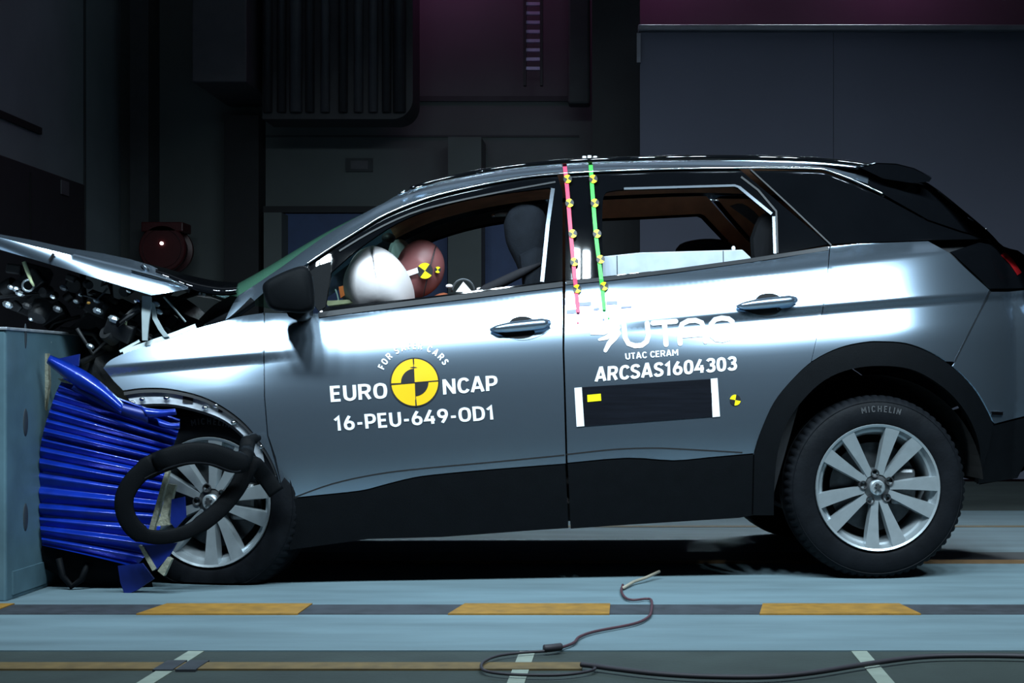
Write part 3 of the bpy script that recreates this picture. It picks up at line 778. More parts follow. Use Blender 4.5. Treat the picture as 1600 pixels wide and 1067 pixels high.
def arc_text(body, size, cx, cz, rad, a_mid, spread=1.0, bold=.0, cw=True):
    """letters set round a circle; returns MB in (x, 0, z)"""
    mb = MB(); ws = []; gl = []
    for ch in body:
        if ch == ' ': gl.append(None); ws.append(size * .34); continue
        g = text_mb(ch, bold); x0 = min(v.x for v in g.v); x1 = max(v.x for v in g.v)
        sc = size
        for v in g.v: v.x = (v.x - (x0 + x1) / 2) * sc; v.y *= sc
        gl.append(g); ws.append((x1 - x0) * sc + size * .16)
    tot = sum(ws) * spread; p = -tot / 2
    for g, w in zip(gl, ws):
        ph = a_mid - (p + w * spread / 2) / rad; p += w * spread
        if g is None: continue
        vs = []
        for v in g.v:
            r = rad + v.y; 
            vs.append((cx + r * math.cos(ph) + v.x * math.sin(ph), 0, cz + r * math.sin(ph) - v.x * math.cos(ph)))
        mb.add(vs, g.f)
    return mb
def make_wheel(name, flat=None, rot=0.0):
    """axis along y, outer face at y = 0 towards -y"""
    prof = [(.226, .035), (.236, .016), (.247, .008), (.262, .003), (.285, .0), (.312, .003), (.332, .014), (.343, .026), (.350, .042), (.352, .055), (.352, .09), (.345, .092), (.345, .102), (.352, .104),
            (.352, .15), (.348, .18), (.335, .205), (.30, .218), (.25, .21), (.226, .185)]
    mod = lambda i, j: (-.007 if (i % 3 == 0 and 7 <= j <= 9) else 0)
    t = MB().lathe(prof, 210, mod=mod)
    ring = MB().lathe([(.3255, .0095), (.3275, .0085), (.3295, .011)], 96)
    t.add(ring.v, ring.f)
    if flat is not None:
        for v in t.v:
            if v.z < flat: 
                k = flat - v.z; v.y += (-.25 * k if v.y < .11 else .25 * k); v.z = flat + .02 * k * 0
    tyre = t.out(name, 'rubber', car, smooth=True, angle=35)
    rimp = [(.236, .014), (.242, .006), (.240, .0), (.232, .004), (.226, .02), (.220, .032), (.212, .035), (.205, .05), (.198, .14), (.205, .19), (.22, .2)]
    MB().lathe(rimp, 72).out('rim', 'alloy', tyre, smooth=True, angle=35)
    MB().lathe([(.0, .10), (.17, .10), (.17, .085), (.0, .085)], 40).out('brake_disc', 'disc', tyre, smooth=True, angle=35)
    MB().lathe([(.0, .15), (.2, .15)], 40).out('back_plate', 'void', tyre)
    MB().box(.06, .16, .05, .12, -.07, .07).out('brake_caliper', 'alloy_dark', tyre, bevel=.015)
    hub = MB().lathe([(0, .028), (.052, .028), (.066, .036), (.074, .06), (.074, .08)], 40); hub.out('hub', 'alloy_dark', tyre, smooth=True, angle=35)
    for k in range(5):
        ac = rot + R(62 - 72 * k)
        for s in (-1, 1):
            a1 = ac + s * R(13.5); a0 = ac + s * R(15)
            # spoke: quad sections from hub to rim, flat machined face with dark flanks
            r0, r1 = .05, .232; h0, h1 = .013, .028
            def sec(r, h, a, y, dy, ch):
                c = Vector((math.cos(a) * r, 0, math.sin(a) * r)); tt = Vector((-math.sin(a), 0, math.cos(a)))
                return [c + tt*(h+ch) + Vector((0, y+dy, 0)), c + tt*h + Vector((0, y, 0)), c - tt*h + Vector((0, y, 0)), c - tt*(h+ch) + Vector((0, y+dy, 0))]
            rows = [sec(r0, h0, a0, .024, .03, .004), sec(.10, .0155, (a0*.7+a1*.3), .020, .032, .004), sec(.17, .022, (a0*.3+a1*.7), .013, .034, .004), sec(r1, h1, a1, .005, .03, .002)]
            m_ = MB().grid(rows); n = len(m_.v); m_.f += [(0, 1, 2, 3), (n-4, n-3, n-2, n-1)]
            m_.out('spoke', 'alloy', tyre)
    for k in range(5):
        a = rot + R(62 + 36 - 72 * k); c = Vector((math.cos(a) * .054, 0, math.sin(a) * .054))
        MB().lathe([(.0, .034), (.0125, .034), (.0125, .018), (.016, .017), (.018, .03)], 16).xf(Matrix.Translation(c)).out('wheel_nut', 'near_black', tyre, smooth=True, angle=30)
    MB().lathe([(0, .006), (.024, .007), (.029, .012), (.03, .03)], 32).out('centre_cap', 'alloy', tyre, smooth=True, angle=30)
    em = [(-.012, -.014), (-.006, -.012), (-.003, -.005), (.002, -.008), (.008, -.015), (.012, -.013), (.007, -.004), (.005, .003), (.013, .006), (.012, .009), (.004, .009), (.002, .015), (-.006, .016), (-.010, .011), (-.004, .008), (-.013, .003), (-.012, .0), (-.005, .001), (-.007, -.006)]
    MB().prism([(x * 1.1, z * 1.1) for x, z in em], .001, .008).out('emblem', 'alloy_dark', tyre)
    tx = arc_text('MICHELIN', .024, 0, 0, .288, R(88), 1.25, .02)
    for v in tx.v: v.y = -.0012
    tx.out('tyre_lettering', 'tyre_print', tyre)
    return tyre
rw = make_wheel('rear_wheel'); c = cpt(1372, 762, .035); rw.location = (c.x, .03, c.z)
rwf = copy_tree(rw, car); rwf.location = (c.x, 2*CC - .03, c.z); rwf.rotation_euler = (0, 0, R(180))
c = cpt(325, 785, .09)
fw = make_wheel('front_wheel', flat=-(c.z - .012), rot=R(8)); fw.location = (c.x, .09, c.z); fw.rotation_euler = (0, 0, R(-15))
c2 = cpt(326, 770, .0)
fwf = copy_tree(rw, car); fwf.name = 'front_wheel'; fwf.location = (c2.x - .05, 2*CC - .03, .352); fwf.rotation_euler = (0, 0, R(180))
pitch_box('axle', -.06, .06, .25, 1.6, .30, .40, 'void')

# ------------------------------------------------------------------ mirror, handles
MO = cr([(410, 452), (412, 443), (424, 434), (447, 423), (470, 415.5), (481, 418), (488, 431), (492, 462), (491, 483), (474, 489), (454, 488), (426, 484), (415, 470), (410, 452)], 4)
def shell(outline, layers, name, m, parent, smooth=True):
    """closed body from scaled copies of an outline at successive lateral depths: (scale, d)"""
    cx = sum(p[0] for p in outline) / len(outline); cy = sum(p[1] for p in outline) / len(outline)
    mb = MB(); rows = []
    for s, d in layers: rows.append([cpt(cx + (x - cx) * s, cy + (y - cy) * s, d) for x, y in outline])
    mb.grid(rows); n = len(outline)
    mb.f.append(tuple(range(n))); mb.f.append(tuple((len(rows) - 1) * n + i for i in range(n)))
    return mb.out(name, m, parent, smooth=smooth, angle=60)
mir = shell(MO, [(.80, -.16), (.93, -.152), (.98, -.138), (1.0, -.12), (1.0, -.03), (.9, -.005)], 'wing_mirror', 'cladding', car)
ribbon2 = [cpt(x, y, -.135) for x, y in ((487, 432), (490, 455), (489, 480))]
MB().tube(ribbon2, .004, 6).out('mirror_edge', 'trim_alu', mir)
MB().tube([cpt(462, 484, -.08), cpt(468, 487, .02), cpt(475, 488, .12)], .035, 10).out('mirror_foot', 'cladding', mir, smooth=True)
def handle(ox, oy, parent):
    q = lambda pts: [(x + ox, y + oy) for x, y in pts]
    rec = panel('handle_recess', 'paint', q(cr([(2, 17), (20, 7), (40, 2), (66, 3), (84, 10), (96, 18), (90, 27), (70, 36), (48, 38), (24, 31), (8, 24), (2, 17)], 3)), off=-.002, parent=parent, depth=0, gap=0)
    panel('handle_cavity', 'void', q(cr([(32, 13), (38, 5), (52, 1), (66, 3), (76, 11), (60, 15), (46, 17), (32, 13)], 3)), off=-.0035, parent=parent, depth=0, gap=0)
    panel('handle_cavity', 'void', q(cr([(10, 25), (30, 25), (60, 23), (74, 25), (66, 33), (48, 36), (30, 33), (10, 25)], 3)), off=-.0035, parent=parent, depth=0, gap=0)
    line = q([(4, 22), (14, 21), (30, 19), (50, 17), (70, 15), (86, 13), (97, 11)]); rad = [.006, .014, .019, .021, .021, .021, .012]
    pts = [surf(x, y, -.012) + Vector((0, 0 if i in (0, 6) else -.010, 0)) for i, (x, y) in enumerate(line)]
    m_ = MB().tube(pts, rad, 14)
    for v in m_.v:
        pass
    m_.out('door_handle', 'paint', parent, smooth=True)
handle(762, 493, fd); handle(1147, 457, rd)

# ------------------------------------------------------------------ lettering and stickers on the doors
def quad_map(TL, TR, BR, BL):
    def f(u, v):   # v = 0 bottom, 1 top
        a = Vector(BL).lerp(Vector(BR), u); b = Vector(TL).lerp(Vector(TR), u); return a.lerp(b, v)
    return f
def plane_text(name, body, quad, m, parent, bold=.012, off=-.0025):
    g = text_mb(body, bold); x0 = min(v.x for v in g.v); x1 = max(v.x for v in g.v); y0 = min(v.y for v in g.v); y1 = max(v.y for v in g.v)
    f = quad_map(*quad); vs = []
    for v in g.v:
        p = f((v.x - x0) / (x1 - x0), (v.y - y0) / (y1 - y0)); vs.append(surf(p.x, p.y, off))
    mb = MB().add(vs, g.f); return mb.out(name, m, parent)
plane_text('lettering', 'EURO', [(515, 603), (604.5, 597.5), (605.5, 622.5), (517, 628.5)], 'white', fd)
plane_text('lettering', 'NCAP', [(691, 591.5), (777, 585.5), (778, 610), (692.5, 617)], 'white', fd)
plane_text('lettering', '16-PEU-649-OD1', [(520.5, 649), (769, 632), (771, 656), (523, 674)], 'white', fd)
plane_text('lettering', 'UTAC CERAM', [(976.5, 551.5), (1059.5, 545), (1060, 555.5), (977.5, 562)], 'white', rd, .02)
plane_text('lettering', 'ARCSAS1604303', [(930, 572.5), (1151, 554.5), (1152, 578.5), (929, 597)], 'white', rd, .035)
def px_shape(name, m, polys, parent, off=-.0025):
    """flat printed shapes: filled pixel polygons laid on the body"""
    o = None
    mb = MB()
    for poly in polys:
        q = [Vector(p) for p in poly]; n = len(q)
        ov, oe, of, *_ = delaunay_2d_cdt(q, [(i, (i+1) % n) for i in range(n)], [], 1, 1e-5)
        mb.add([surf(p.x, p.y, off) for p in ov], of)
    return mb.out(name, m, parent)
def stroke(pts, w):
    """outline of a round-ended stroke; w = widths per point"""
    L = []; Rr = []
    for i, p in enumerate(pts):
        a = Vector(pts[max(0, i-1)]); b = Vector(pts[min(len(pts)-1, i+1)]); t = (b - a).normalized(); n = Vector((-t.y, t.x)); c = Vector(p)
        L.append(tuple(c + n * w[i] / 2)); Rr.append(tuple(c - n * w[i] / 2))
    def cap(p, d, w_):
        d = d.normalized(); n = Vector((-d.y, d.x)); return [tuple(Vector(p) + n * w_/2 * math.cos(R(t)) + d * w_/2 * math.sin(R(t))) for t in (30, 60, 90, 120, 150)]
    e = cap(pts[-1], Vector(pts[-1]) - Vector(pts[-2]), w[-1]); s_ = cap(pts[0], Vector(pts[0]) - Vector(pts[1]), w[0])
    return L + e + Rr[::-1] + s_
# UTAC in round-cornered strokes (local u 0..1, v 0..1 in the sheared quad)
qm = quad_map((971, 505), (1149, 491.5), (1151, 533), (975, 546.5))
def qs(pts, w): return stroke([tuple(qm(u, v)) for u, v in pts], [w] * len(pts))
U = [(.02, .93), (.02, .45), (.045, .22), (.10, .12), (.16, .12), (.205, .24), (.225, .45), (.225, .93)]
T_a = [(.275, .92), (.475, .92)]; T_b = [(.375, .90), (.375, .08)]
A_ = [(.50, .08), (.50, .5), (.53, .8), (.585, .9), (.65, .9), (.70, .8), (.725, .5), (.725, .08)]; A_b = [(.50, .36), (.725, .36)]
C_ = [(.97, .74), (.94, .86), (.88, .91), (.82, .87), (.785, .72), (.775, .5), (.785, .28), (.82, .13), (.88, .09), (.94, .14), (.97, .26)]
px_shape('lettering', 'white', [qs(U, 8)], rd); px_shape('lettering', 'white', [qs(T_a, 8), qs(T_b, 8)], rd)
px_shape('lettering', 'white', [qs(A_, 8), qs(A_b, 7)], rd); px_shape('lettering', 'white', [qs(C_, 8)], rd)
Z8 = lambda pts: [(860 + x / 4, 440 + y / 4) for x, y in pts]
px_shape('bird_logo', 'white', [stroke(Z8([(256, 324), (330, 318), (385, 292), (428, 268)]), [4, 8, 9, 4]), stroke(Z8([(306, 362), (350, 350), (400, 316), (432, 286)]), [4, 7, 9, 4]),
                                stroke(Z8([(344, 430), (366, 388), (400, 350), (432, 322)]), [6, 8, 10, 5]), Z8([(385, 292), (428, 266), (436, 330), (400, 350)])], rd)
# round badge
cx, cy, rr2 = 648, 597.3, 38.6; TILT = R(-3.5)
def circ(r, a0=0, a1=360, n=40): return [(cx + r * math.cos(R(a0 + (a1-a0)*i/n) + 0), cy - r * math.sin(R(a0 + (a1-a0)*i/n))) for i in range(n + (0 if a1 - a0 == 360 else 1))]
px_shape('badge', 'black', [circ(38.8)], fd, -.002)
px_shape('badge_field', 'yellow', [[(cx + 0, cy)] + circ(36.6, a + 2.2, a + 91.8 - 2.2, 16) for a in (3, 93, 183, 273)], fd, -.003)
px_shape('badge_quarter', 'black', [[(cx, cy)] + circ(21.5, a, a + 90, 14) for a in (93, 273)], fd, -.0036)
px_shape('badge_cross', 'black', [[(cx - 38 , cy + 2.6), (cx + 38, cy - 3.4), (cx + 38, cy - 1.8), (cx - 38, cy + 4.2)], [(cx - 3.2, cy - 38), (cx - 1.2, cy - 38), (cx + 3.2, cy + 38), (cx + 1.2, cy + 38)]], fd, -.0042)
tx = arc_text('FOR SAFER CARS', 10.5, 0, 0, 52.0, R(94), 1.12, .05)
MB().add([surf(cx + v.x, cy - v.z, -.0025) for v in tx.v], tx.f).out('lettering', 'white', fd)
# black calibration strip with white ends
px_shape('black_strip', 'black_tape', [dens([(909, 605), (1111, 592), (1113.5, 651), (912.5, 666)], 20)], rd, -.0025)
px_shape('white_end', 'white', [[(897.5, 606), (909, 605), (913, 665.7), (901, 666.7)]], rd, -.0035)
px_shape('white_end', 'white', [[(1110.5, 591.7), (1121, 590.7), (1125, 650.7), (1113.5, 651.7)]], rd, -.0035)
px_shape('yellow_sticker', 'bright_yellow', [[(917.5, 617), (938.7, 615), (939.5, 626), (918, 628)]], rd, -.004)
for x0, x1, y0, y1, p_ in ((885, 900, 483, 489, rd), (905, 924, 471, 477, rd), (947, 965, 469.5, 475, rd), (927, 937, 480, 484, rd), (970, 987, 477.5, 480.5, rd)):
    px_shape('scale_mark', 'grey_print', [[(x0, y0 + 1.2), (x1, y0), (x1, y1), (x0, y1 + 1.2)]], p_, -.003)
for x, y, m in ((903, 504, 'tape_red'), (951, 497, 'tape_green'), (943, 499, 'grey_print')): px_shape('scale_mark', m, [[(x-1.6, y-1.5), (x+1.6, y-1.5), (x+1.6, y+1.5), (x-1.6, y+1.5)]], rd, -.003)

def target(px, py, rpx, parent, off=-.006, rot=20, d=None, ry=1.0):
    """small round quartered target with its print in UV space"""
    n = 20; ring = []; c = None
    mk = lambda x, y: surf(x, y, off) if d is None else cpt(x, y, d)
    vs = [mk(px, py)] + [mk(px + rpx * math.cos(2*math.pi*i/n), py - rpx * ry * math.sin(2*math.pi*i/n)) for i in range(n)]
    k = Vector((0, .002, 0)); vs += [v + k for v in vs[1:]]
    fs = [(0, i + 1, (i + 1) % n + 1) for i in range(n)] + [(i + 1, i + 1 + n, (i+1) % n + 1 + n, (i+1) % n + 1) for i in range(n)]
    o = obj('target_marker', vs, fs, 'target', parent)
    uv = o.data.uv_layers.new(name='UVMap')
    for p in o.data.polygons:
        for li in p.loop_indices:
            vi_ = o.data.loops[li].vertex_index
            if vi_ == 0: uv.data[li].uv = (.5, .5)
            else:
                a = 2*math.pi*((vi_ - 1) % n)/n + R(rot); uv.data[li].uv = (.5 + .45*math.cos(a), .5 + .45*math.sin(a))
    return o
target(1149, 625, 8.5, rd, -.003, 10)
# hanging measuring tapes with targets
def tape(name, m, pts, marks, lab):
    rows = []
    P = cr(pts, 5)
    for i, q in enumerate(P):
        o = -.010
        a = surf(q[0] - 3.1, q[1], o); b = surf(q[0] + 3.1, q[1], o)
        k = Vector((0, .002, 0)); rows.append([a + k, a, b, b + k])
    t = MB().grid(rows).out(name, m, car); t['label'] = lab
    for x, y in marks: target(x, y, 6.6, t, -.014, 30)
    return t
tape('measuring_tape', 'tape_red', [(882, 256), (885, 282), (888, 316), (892, 366), (896, 410), (900, 452), (903.5, 488)], [(887, 279.5), (890, 317), (895, 365), (897.5, 409), (902, 451)], 'red tape with yellow targets')
tape('measuring_tape', 'tape_green', [(922.5, 251), (924.5, 282), (928, 330), (932, 375), (937, 415), (941, 450), (944.5, 484)], [(927, 279.5), (929.5, 317), (933, 365), (938.5, 405), (944, 447)], 'green tape with yellow targets')

# ------------------------------------------------------------------ crumpled bonnet, engine bay
st = [(-45, 357, 360, 378), (0, 366, 371, 390), (50, 375, 384, 404.5), (105, 387, 397, 421), (162, 396, 412, 438.5), (204, 405, 422.5, 451.5), (237, 415, 431, 461.5), (262, 428, 438, 457.5), (280, 440, 446, 454), (294, 450, 451, 452)]
rows = []
def lerp_st(px):
    for a, b in zip(st, st[1:]):
        if a[0] <= px <= b[0]:
            t = (px - a[0]) / (b[0] - a[0]); return [a[i] + (b[i] - a[i]) * t for i in range(4)]
for i in range(60):
    px = -45 + 339 * i / 59; _, yt, yc_, yb = lerp_st(px)
    p0 = cpt(px, yb, .048 + .022 * (1 - max(0, min(1, (px + 30) / 190)))); p1 = cpt(px, (yb + yc_) / 2, .058); k2 = max(0, min(1, (px + 30) / 190)); p1 = cpt(px, (yb + yc_) / 2, .050 + .008 * k2); p2 = cpt(px, yc_, .052 + .026 * k2); p3 = cpt(px, (yc_ * .5 + yt * .5), .22); p4 = cpt(px, yt, .42)
    wob = .012 * math.sin(px * .05)
    r = [p0 + Vector((.02, .03, .006)), p0, p1, p2, p2.lerp(p3, .5) + Vector((0, 0, .006)), p3, p4]
    for y in (.6, .92, 1.3, 1.6, 1.74): r.append(Vector((p4.x, y, p4.z - .02 * abs(y - .92) + wob * (y - .4))))
    rows.append(r)
hood = MB().grid(rows).out('bonnet', 'paint', car, smooth=True, angle=50)
MB().grid([[v + Vector((0.005, .01 if j < 4 else 0, -.02 if j > 3 else 0)) for j, v in enumerate(r)][3:] for r in rows]).out('bonnet_lining', 'void', hood)
ms = [cpt(x, y, .05) for x, y in ((77, 407), (81, 401), (84, 396))]; MB().tube(ms, .005, 6).out('bonnet_dent', 'void', hood)
bl = [cpt(x, y, d) for x, y, d in ((205, 423, .07), (240, 432, .068), (270, 441, .07), (292, 450, .08))]
MB().tube(bl, .003, 6).out('bonnet_crease', 'chrome', hood)
# buckled black rear part of the bonnet and scuttle
A1 = cr([(214, 409), (226, 411), (262, 420), (300, 431), (340, 439), (372, 441)], 4); A2 = cr([(222, 419), (232, 424), (262, 434), (296, 449), (340, 458), (368, 456)], 4)
MB().grid([[cpt(a[0], a[1], .62), cpt((a[0]+b[0])/2, (a[1]+b[1])/2 - 1, .36), cpt(b[0], b[1], .16), cpt(b[0] + 3, b[1] + 4, .26)] for a, b in zip(A1, A2)]).out('bonnet_rear', 'black_gloss', car, smooth=True)
MB().tube([cpt(x, y, .14) for x, y in ((223, 413), (228, 419), (231, 424))], .008, 8).out('bonnet_clip', 'trim_alu', car, smooth=True)
B1 = cr([(304, 506), (330, 480), (352, 466), (376, 452)], 4); B2 = cr([(330, 508), (352, 500), (372, 488), (398, 470)], 4)
MB().grid([[cpt(a[0], a[1], .5), cpt(a[0]*.6 + b[0]*.4, a[1]*.6 + b[1]*.4 - 1, .32), cpt(b[0], b[1], .13), cpt(b[0], b[1] + 8, .16)] for a, b in zip(B1, B2)]).out('scuttle', 'cladding', car, smooth=True)
for i in range(7):
    x = 316 + i * 5.2; y = 457 + 2.5 * math.sin(i * 2.1); c = cpt(x, y, .30)
    q = MB().add([c + Vector((random.uniform(-.016, .016), random.uniform(-.01, .01), random.uniform(-.012, .012))) for _ in range(4)], [(0, 1, 2), (0, 2, 3), (0, 1, 3), (1, 2, 3)]); q.out('glass_shard', 'box_grey', car)
def plate(name, pts, d0, d1, m, parent=car):
    n = len(pts); f = [cpt(x, y, d0) for x, y in pts]; g = [v + Vector((0, d1 - d0, 0)) for v in f]
    return MB().add(f + g, [tuple(range(n)), tuple(range(2*n-1, n-1, -1))] + [(i, (i+1) % n, (i+1) % n + n, i + n) for i in range(n)]).out(name, m, parent, bevel=.001)
hinge = plate('bonnet_hinge', [(222, 462), (236, 463), (236, 480), (233, 500), (230, 532), (222, 532), (221, 490)], .10, .112, 'pale_plate')
plate('hinge_arm', [(235, 470), (241, 474), (245, 496), (256, 516), (264, 526), (256, 527), (247, 515), (238, 498)], .115, .125, 'pale_plate', hinge)
MB().tube([cpt(256, 464, .2), cpt(275, 485, .2), cpt(290, 503, .2)], .004, 6).out('bonnet_stay', 'pale_plate', car)
# engine bay contents: dark lumps, hoses, boxes and a few bright fittings
eb = MB()
c0 = cpt(40, 610, .35); c1 = cpt(322, 470, .35)
eb.ellipsoid(((c0.x + c1.x) / 2, .95, .80), (c1.x - c0.x) / 2 + .05, .62, .30, 30, 16, lambda p, q: q + Vector((.03 * math.sin(9 * p.y + 4 * p.z), .03 * math.sin(11 * p.x), .03 * math.sin(8 * p.x + 6 * p.y))))
eng = eb.out('engine', 'engine_black', car, smooth=True)
for k in range(46):
    px = random.uniform(10, 300); top = 418 + max(0, px - 20) * .16; low = 505 if px < 70 else 545 - max(0, px - 190) * .25
    py = random.uniform(top, low); d = random.uniform(.16, .40); c = cpt(px, py, d); sz = random.uniform(.018, .055)
    t = k % 3
    if t == 0:
        m_ = MB().box(-sz, sz, -sz*.6, sz*.6, -sz*.7, sz*.7).xf(Matrix.Translation(c) @ Matrix.Rotation(random.uniform(-.8, .8), 4, 'Y') @ Matrix.Rotation(random.uniform(-.6, .6), 4, 'X')); m_.out('engine_box', 'engine_black', eng, bevel=.006)
    elif t == 1:
        m_ = MB().lathe([(0, -sz*.6), (sz*.7, -sz*.6), (sz*.8, -sz*.3), (sz*.8, sz*.8), (0, sz*.8)], 18).xf(Matrix.Translation(c) @ Matrix.Rotation(random.uniform(-1, 1), 4, 'X') @ Matrix.Rotation(random.uniform(-1, 1), 4, 'Z')); m_.out('engine_pot', 'engine_black', eng, smooth=True, angle=40)
    else:
        pts = [c + Vector((random.uniform(-.09, .09), random.uniform(-.05, .05), random.uniform(-.07, .07))) for _ in range(4)]
        pts = [Vector(q) for q in cr3(pts)] if False else pts
        MB().tube(pts, random.uniform(.006, .013), 8).out('hose', 'engine_black', eng, smooth=True)
for px, py, r, m in ((25, 452, .011, 'engine_alu'), (31, 458, .012, 'chrome'), (17, 449, .009, 'engine_alu'), (12, 476, .013, 'engine_alu'), (83, 464, .008, 'chrome'), (119, 471, .008, 'engine_alu'), (126, 461, .006, 'chrome'), (151, 470, .009, 'engine_alu'),
                      (178, 499, .015, 'engine_alu'), (153, 486, .013, 'engine_alu'), (42, 478, .012, 'engine_black'), (141, 541, .010, 'engine_alu'), (202, 455, .008, 'chrome'), (244, 475, .010, 'engine_alu'), (248, 487, .010, 'engine_alu'), (77, 534, .006, 'engine_alu'),
                      (48, 499, .006, 'engine_alu'), (215, 471, .009, 'chrome'), (90, 483, .012, 'disc'), (100, 450, .011, 'disc')):
    c = cpt(px, py, .13 + .02 * random.random()); MB().ellipsoid(c, r * 1.5, r, r, 7, 4, lambda p, q: q + Vector((.3 * q.z, 0, -.4 * q.x))).out('engine_fitting', m, eng)
MB().tube([cpt(x, y, .12) for x, y in ((37, 409), (43, 424), (49, 440), (53, 447))], [.007, .008, .006, .004], 8).out('dipstick_handle', 'yellow_green', eng, smooth=True)
MB().tube([cpt(44 + 9 * math.cos(t * .5), 446 + 9 * math.sin(t * .5), .13) for t in range(14)], .0045, 6).out('engine_ring', 'engine_alu', eng, smooth=True)
MB().tube([cpt(x, y, .14) for x, y in ((125, 460), (140, 464), (151, 468), (162, 458), (168, 450))], .004, 6).out('engine_bracket', 'disc', eng)
MB().tube([cpt(x, y, .14) for x, y in ((195, 494), (197, 503), (196, 510))], .005, 6).out('engine_tag', 'yellow_green', eng)
c = cpt(138.5, 473.5, .12); MB().ellipsoid(c, .007, .005, .006, 8, 6).out('engine_cap', 'line_yellow', eng)
# remains of the front bumper under the barrier sheet
bb = [cpt(x, y, .05) for x, y in ((66, 850), (100, 866), (150, 875), (205, 884), (235, 880))]
rows = [[v + Vector((0, 0, .06)), v + Vector((0, -.02, -.02)), v + Vector((.01, .0, -.09)), v + Vector((.02, .12, -.10)), v + Vector((0, 1.2, -.06)), v + Vector((0, 1.2, .1))] for v in bb]
MB().grid(rows).out('front_bumper', 'cladding', car, smooth=True)
MB().tube([cpt(x, y, .0) for x, y in ((92, 872), (98, 900), (112, 916), (128, 905), (138, 880))], .012, 8).out('bumper_strip', 'cladding', car, smooth=True)
MB().box(cpt(95, 700, .3).x, cpt(330, 700, .3).x, .42, 1.5, .28, .62).out('subframe', 'void', car)

# ------------------------------------------------------------------ barrier
blk = empty('barrier_block', (-2.9, 5.8, 0)); tag(blk, 'teal grey steel barrier block at the left edge that the car has hit', 'barrier')
dchild(MB().box(-4.0, -2.13, 5.25, 6.35, 0.0, .935).out('block_body', 'block_steel', bevel=.008), blk)
dchild(MB().box(-4.0, -2.125, 5.245, 6.35, .932, .942).out('top_plate', 'bare_steel', bevel=.002), blk)
for py in (660, 808): 
    p = wpt(39, py, 5.42); dchild(MB().ellipsoid((-2.13, 5.42, p.z), .004, .022, .05, 12, 8).out('bolt_hole', 'stain', smooth=True), blk)
p = wpt(40, 525, 5.42); dchild(MB().ellipsoid((-2.13, 5.42, p.z), .004, .01, .045, 10, 8).out('bolt_hole', 'stain', smooth=True), blk)
dchild(MB().box(-2.131, -2.124, 5.3, 5.6, .02, .10).out('foot_plate', 'block_steel'), blk)

bar = empty('deformable_barrier', (-1.9, 5.6, .1)); tag(bar, 'crushed blue corrugated metal sheet barrier between the block and front wheel', 'barrier')
Lc = cr([(99, 590), (88, 612), (78, 640), (69, 670), (63, 700), (61, 740), (61, 790), (63, 825), (66, 852)], 8); Rc = cr([(281, 655), (279, 672), (272, 694), (262, 715), (258, 740), (258, 770), (256, 805), (240, 850), (212, 886)], 8)
rows = []; NV = 210; nr = 16.3
for i in range(NV + 1):
    v = i / NV; k = v * (len(Lc) - 1); j = min(int(k), len(Lc) - 2); f = k - j
    L = Vector(Lc[j]).lerp(Vector(Lc[j+1]), f); Rr = Vector(Rc[j]).lerp(Vector(Rc[j+1]), f)
    r = []
    for a in range(37):
        u = a / 36; p = L.lerp(Rr, u); p.y += 1.5 * math.sin(math.pi * u) * (.4 - v)
        ph = v * nr + .03 * math.sin(3 * u + 5 * v)
        fr = ph - math.floor(ph); amp = .026 * (1 + .3 * math.sin(math.floor(ph) * 2.3 + 1.2 * u))
        r.append(wpt(p.x, p.y, 5.56 - amp * (fr / .38 if fr < .38 else (1 - fr) / .62) ** .85 - .03 * math.sin(math.pi * u) + .05 * max(0, u - .85)))
    rows.append(r)
dchild(MB().grid(rows).out('corrugated_sheet', 'blue_sheet', smooth=True), bar)
dchild(MB().box(-2.12, -1.84, 5.62, 6.2, .10, .60).out('honeycomb_core', 'honeycomb', bevel=.03), bar)
def wsheet(name, pts, Y, m, th=.006, ys=None):
    n = len(pts); f = [wpt(x, y, Y + (ys[i] if ys else 0)) for i, (x, y) in enumerate(pts)]; g = [q + Vector((.002, th, 0)) for q in f]
    return dchild(MB().add(f + g, [tuple(range(n)), tuple(range(2*n-1, n-1, -1))] + [(i, (i+1) % n, (i+1) % n + n, i + n) for i in range(n)]).out(name, m), bar)
def wband(name, top, bot, Y, m, bulge=.02, ys=(0, 0)):
    T = cr(top, 5); B = cr(bot, 5); rows = []
    for i, (a, b) in enumerate(zip(T, B)):
        yy = Y + ys[0] + (ys[1] - ys[0]) * i / (len(T) - 1); r = []
        for k in range(7):
            t = k / 6; r.append(wpt(a[0] + (b[0]-a[0])*t, a[1] + (b[1]-a[1])*t, yy - bulge * math.sin(math.pi * t)))
        rows.append(r)
    return dchild(MB().grid(rows).out(name, m, smooth=True, solid=.004), bar)
wband('torn_strip', [(78, 556), (110, 569), (140, 585), (165, 605), (192, 632)], [(74, 566), (96, 585), (122, 604), (150, 618), (190, 646)], 5.50, 'blue_sheet', .025, (.02, -.04))
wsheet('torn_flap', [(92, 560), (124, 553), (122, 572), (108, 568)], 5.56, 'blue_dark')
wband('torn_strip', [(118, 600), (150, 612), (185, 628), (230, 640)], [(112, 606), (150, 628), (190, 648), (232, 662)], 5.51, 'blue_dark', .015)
wband('torn_strip', [(220, 637), (250, 641), (274, 640)], [(232, 652), (254, 650), (276, 646)], 5.50, 'blue_sheet', .012)
wband('torn_strip', [(245, 656), (264, 662), (281, 662)], [(250, 664), (266, 668), (281, 668)], 5.49, 'blue_sheet', .012)
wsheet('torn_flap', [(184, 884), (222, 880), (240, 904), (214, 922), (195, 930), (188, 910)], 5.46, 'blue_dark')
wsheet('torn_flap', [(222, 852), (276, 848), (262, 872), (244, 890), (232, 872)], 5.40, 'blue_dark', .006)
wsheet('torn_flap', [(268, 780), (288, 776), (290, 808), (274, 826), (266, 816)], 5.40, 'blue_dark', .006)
wsheet('honeycomb_edge', [(262, 870), (268, 874), (256, 900), (246, 892)], 5.395, 'honeycomb', .02)
